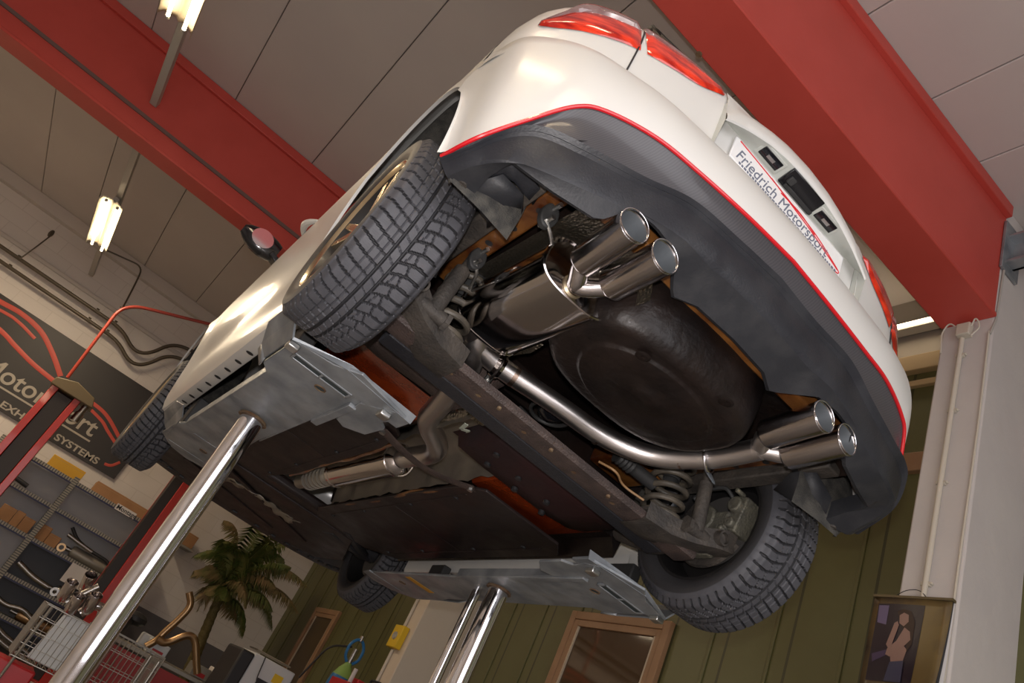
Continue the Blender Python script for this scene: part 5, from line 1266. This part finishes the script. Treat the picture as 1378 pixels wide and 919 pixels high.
PANE = mat('brown_reflection_glass', (.075, .045, .022), .04, coat=.4)  # brown reflection painted into the glass colour
wall_door(1, 2.52, 3.56, 2.52, PANE)
wall_door(2, 8.62, 9.40, 2.16, mat('brown_pane', (.07, .042, .012), .35))
yb = thing('alarm_box', 'yellow alarm box with a grey round button on the far pier', 'switch', (5.40, -2.40, 1.91))
MB().box(-.10, .10, .0, .07, -.11, .11).build('alarm_case', M['yellow'], yb, bevel=.008)
MB().lathe([(0.07, 0), (.085, .02), (.085, .035), (.07, .04)], (0, 0, .0), (0, 1, 0), n=20).build('alarm_button', M['fixture'], yb)
tag(MB().cyl((5.42, -2.385, 2.03), (5.42, -2.385, 4.35), .016, n=12).cyl((5.42, -2.385, .3), (5.42, -2.385, 1.79), .016, n=12).build('conduit', M['pipe_white']), 'white conduit on the far pier, through the yellow alarm box', 'pipe')
# near pier
cd = thing('conduit', 'white cable conduit running down the near pier to the calendar', 'pipe', (.30, -2.38, 0))
MB().cyl((0, 0, 1.5), (0, 0, 4.275), .0145, n=16).build('conduit_tube', M['pipe_white'], cd)
for z in (4.15, 3.75, 3.28, 2.70): MB().cbox((0, -.008, z), (.05, .022, .022)).cyl((-.032, -.012, z), (-.032, .008, z), .007, n=8).build('conduit_clip', M['pipe_white'], cd, bevel=.003)
jb = tag(MB().cbox((.29, -2.375, 4.33), (.08, .05, .09)).build('junction_box', M['pipe_white'], bevel=.006), 'white junction box at the top of the near pier', 'box')
MB().tube(bend([(.33, -2.37, 4.36), (.38, -2.36, 4.41), (.43, -2.38, 4.36), (.42, -2.385, 4.20)], .03), .005, 8).tube(bend([(.25, -2.37, 4.35), (.22, -2.35, 4.40), (.20, -2.38, 4.34), (.25, -2.375, 4.28)], .03), .005, 8).build('box_cable', M['pipe_white'], jb)
cb_ = MB().tube([(.155+.004*math.sin(z*3), -2.392, z) for z in [1.2+.1*i for i in range(32)]], .006, 8)
CB = tag(cb_.build('cable', M['pipe_white']), 'thin painted cable along the corner edge of the near pier', 'cable')
MB().tube(bend([(.15, -2.392, 4.28), (.135, -2.41, 4.40), (.125, -2.42, 5.0)], .03), .007, 8).build('cable_upper_run', M['fixture'], CB)
st_ = MB(); st_.box(-.75, .135, -2.50, -2.48, 4.86, 5.10).box(-.75, .135, -2.50, -2.405, 5.08, 5.10).box(-.75, .135, -2.50, -2.405, 4.86, 4.88).box(.118, .136, -2.56, -2.37, 4.80, 5.20)
tag(st_.build('steel_channel', M['galv'], bevel=.003), 'galvanised steel channel meeting the red beam at the right edge', 'bracket')
# calendar
cal = thing('wall_calendar', 'large calendar with a photo of a woman, curling from the near pier', 'calendar', (.345, -2.38, 2.61))
def csheet(off, x0, x1, y0, curl, zlen=.50, name='calendar_page', m=None):
    rows = []
    for i in range(13):
        v = i/12; r = []
        for j in range(11):
            u = j/10; x = x0+(x1-x0)*u; y = y0+off+curl*(v**1.5)*(1-u)**2*1.0+.01*math.sin(u*PI)
            r.append(Vector((x, y, -zlen*v)))
        rows.append(r)
    return MB().grid(rows).build(name, m, cal, smooth=80, solid=.001)
PG = mat('page_dark_print', (.07, .05, .035), .25, col2=(.16, .11, .04), nscale=5, coat=.2)
csheet(.0, -.20, .19, .0, .02, m=M['paper']); csheet(.01, -.20, .19, .0, .05, m=M['black_misc']); csheet(.018, -.20, .19, .0, .07, m=PG)
MB().box(-.205, .195, .0, .03, -.006, .006).build('calendar_rail', M['cap_olive'], cal)
MB().tube(bend([(-.08, .012, 0), (-.03, .012, .05), (.04, .012, .045), (.10, .012, 0)], .03), .002, 6).build('calendar_wire', M['black_misc'], cal)
# the printed photo: flat colour fields on the page (purple background, seated figure, arm, face, hair, jeans)
def pr(poly, m, k, name):
    def Y(x, z):
        v = -z/.50; u = (x+.20)/.39; return .018+.07*(v**1.5)*(1-u)**2+.01*math.sin(u*PI)+.0025+.0012*k
    # subdivide along the height so the print follows the curl of the page
    zs_ = [z for x, z in poly]; n = len(poly); cx_ = sum(x for x, z in poly)/n; cz_ = sum(zs_)/n
    pts = [];
    for i in range(n):
        p, q = poly[i], poly[(i+1) % n]
        for t in range(6): pts.append((p[0]+(q[0]-p[0])*t/6, p[1]+(q[1]-p[1])*t/6))
    rows = [[Vector((cx_+(x-cx_)*f, Y(cx_+(x-cx_)*f, cz_+(z-cz_)*f), cz_+(z-cz_)*f)) for x, z in pts] for f in (.001, .25, .5, .75, 1)]
    MB().grid(rows, wrap=True).build(name, m, cal, smooth=0)
P1 = mat('print_purple', (.06, .04, .09), .3); P2 = mat('print_dark', (.018, .012, .02), .3); P3 = mat('print_skin', (.27, .16, .13), .35); P4 = mat('print_jeans', (.05, .05, .09), .4); P5 = mat('print_lilac', (.14, .11, .20), .3); P6 = mat('print_hair', (.035, .018, .014), .4)
pr([(.16, -.04), (.16, -.43), (-.08, -.43), (-.08, -.04)], P2, 0, 'print_background')
pr([(.155, -.05), (.15, -.14), (.10, -.15), (.10, -.05)], P5, 1, 'print_lamp_glow')
pr([(.15, -.30), (.06, -.27), (.05, -.29), (.14, -.34)], P1, 1, 'print_chrome_edge')
pr([(.05, -.08), (.02, -.065), (-.02, -.075), (-.045, -.13), (-.05, -.24), (-.03, -.28), (-.01, -.2), (.03, -.13)], P6, 2, 'print_hair')
pr([(.035, -.10), (.015, -.085), (-.01, -.095), (-.015, -.13), (.005, -.155), (.03, -.14)], P3, 3, 'print_face')
pr([(.04, -.13), (.055, -.14), (.08, -.25), (.065, -.27), (.05, -.25), (.03, -.15)], P3, 3, 'print_raised_arm')
pr([(.0, -.16), (-.03, -.18), (-.04, -.22), (.0, -.27), (.05, -.31), (.075, -.30), (.07, -.27), (.03, -.23)], P3, 3, 'print_folded_arm')
pr([(-.0, -.24), (-.03, -.27), (-.02, -.33), (.04, -.34), (.05, -.30)], P3, 2, 'print_waist')
pr([(.045, -.335), (-.025, -.325), (-.03, -.43), (.06, -.43)], P4, 4, 'print_jeans')
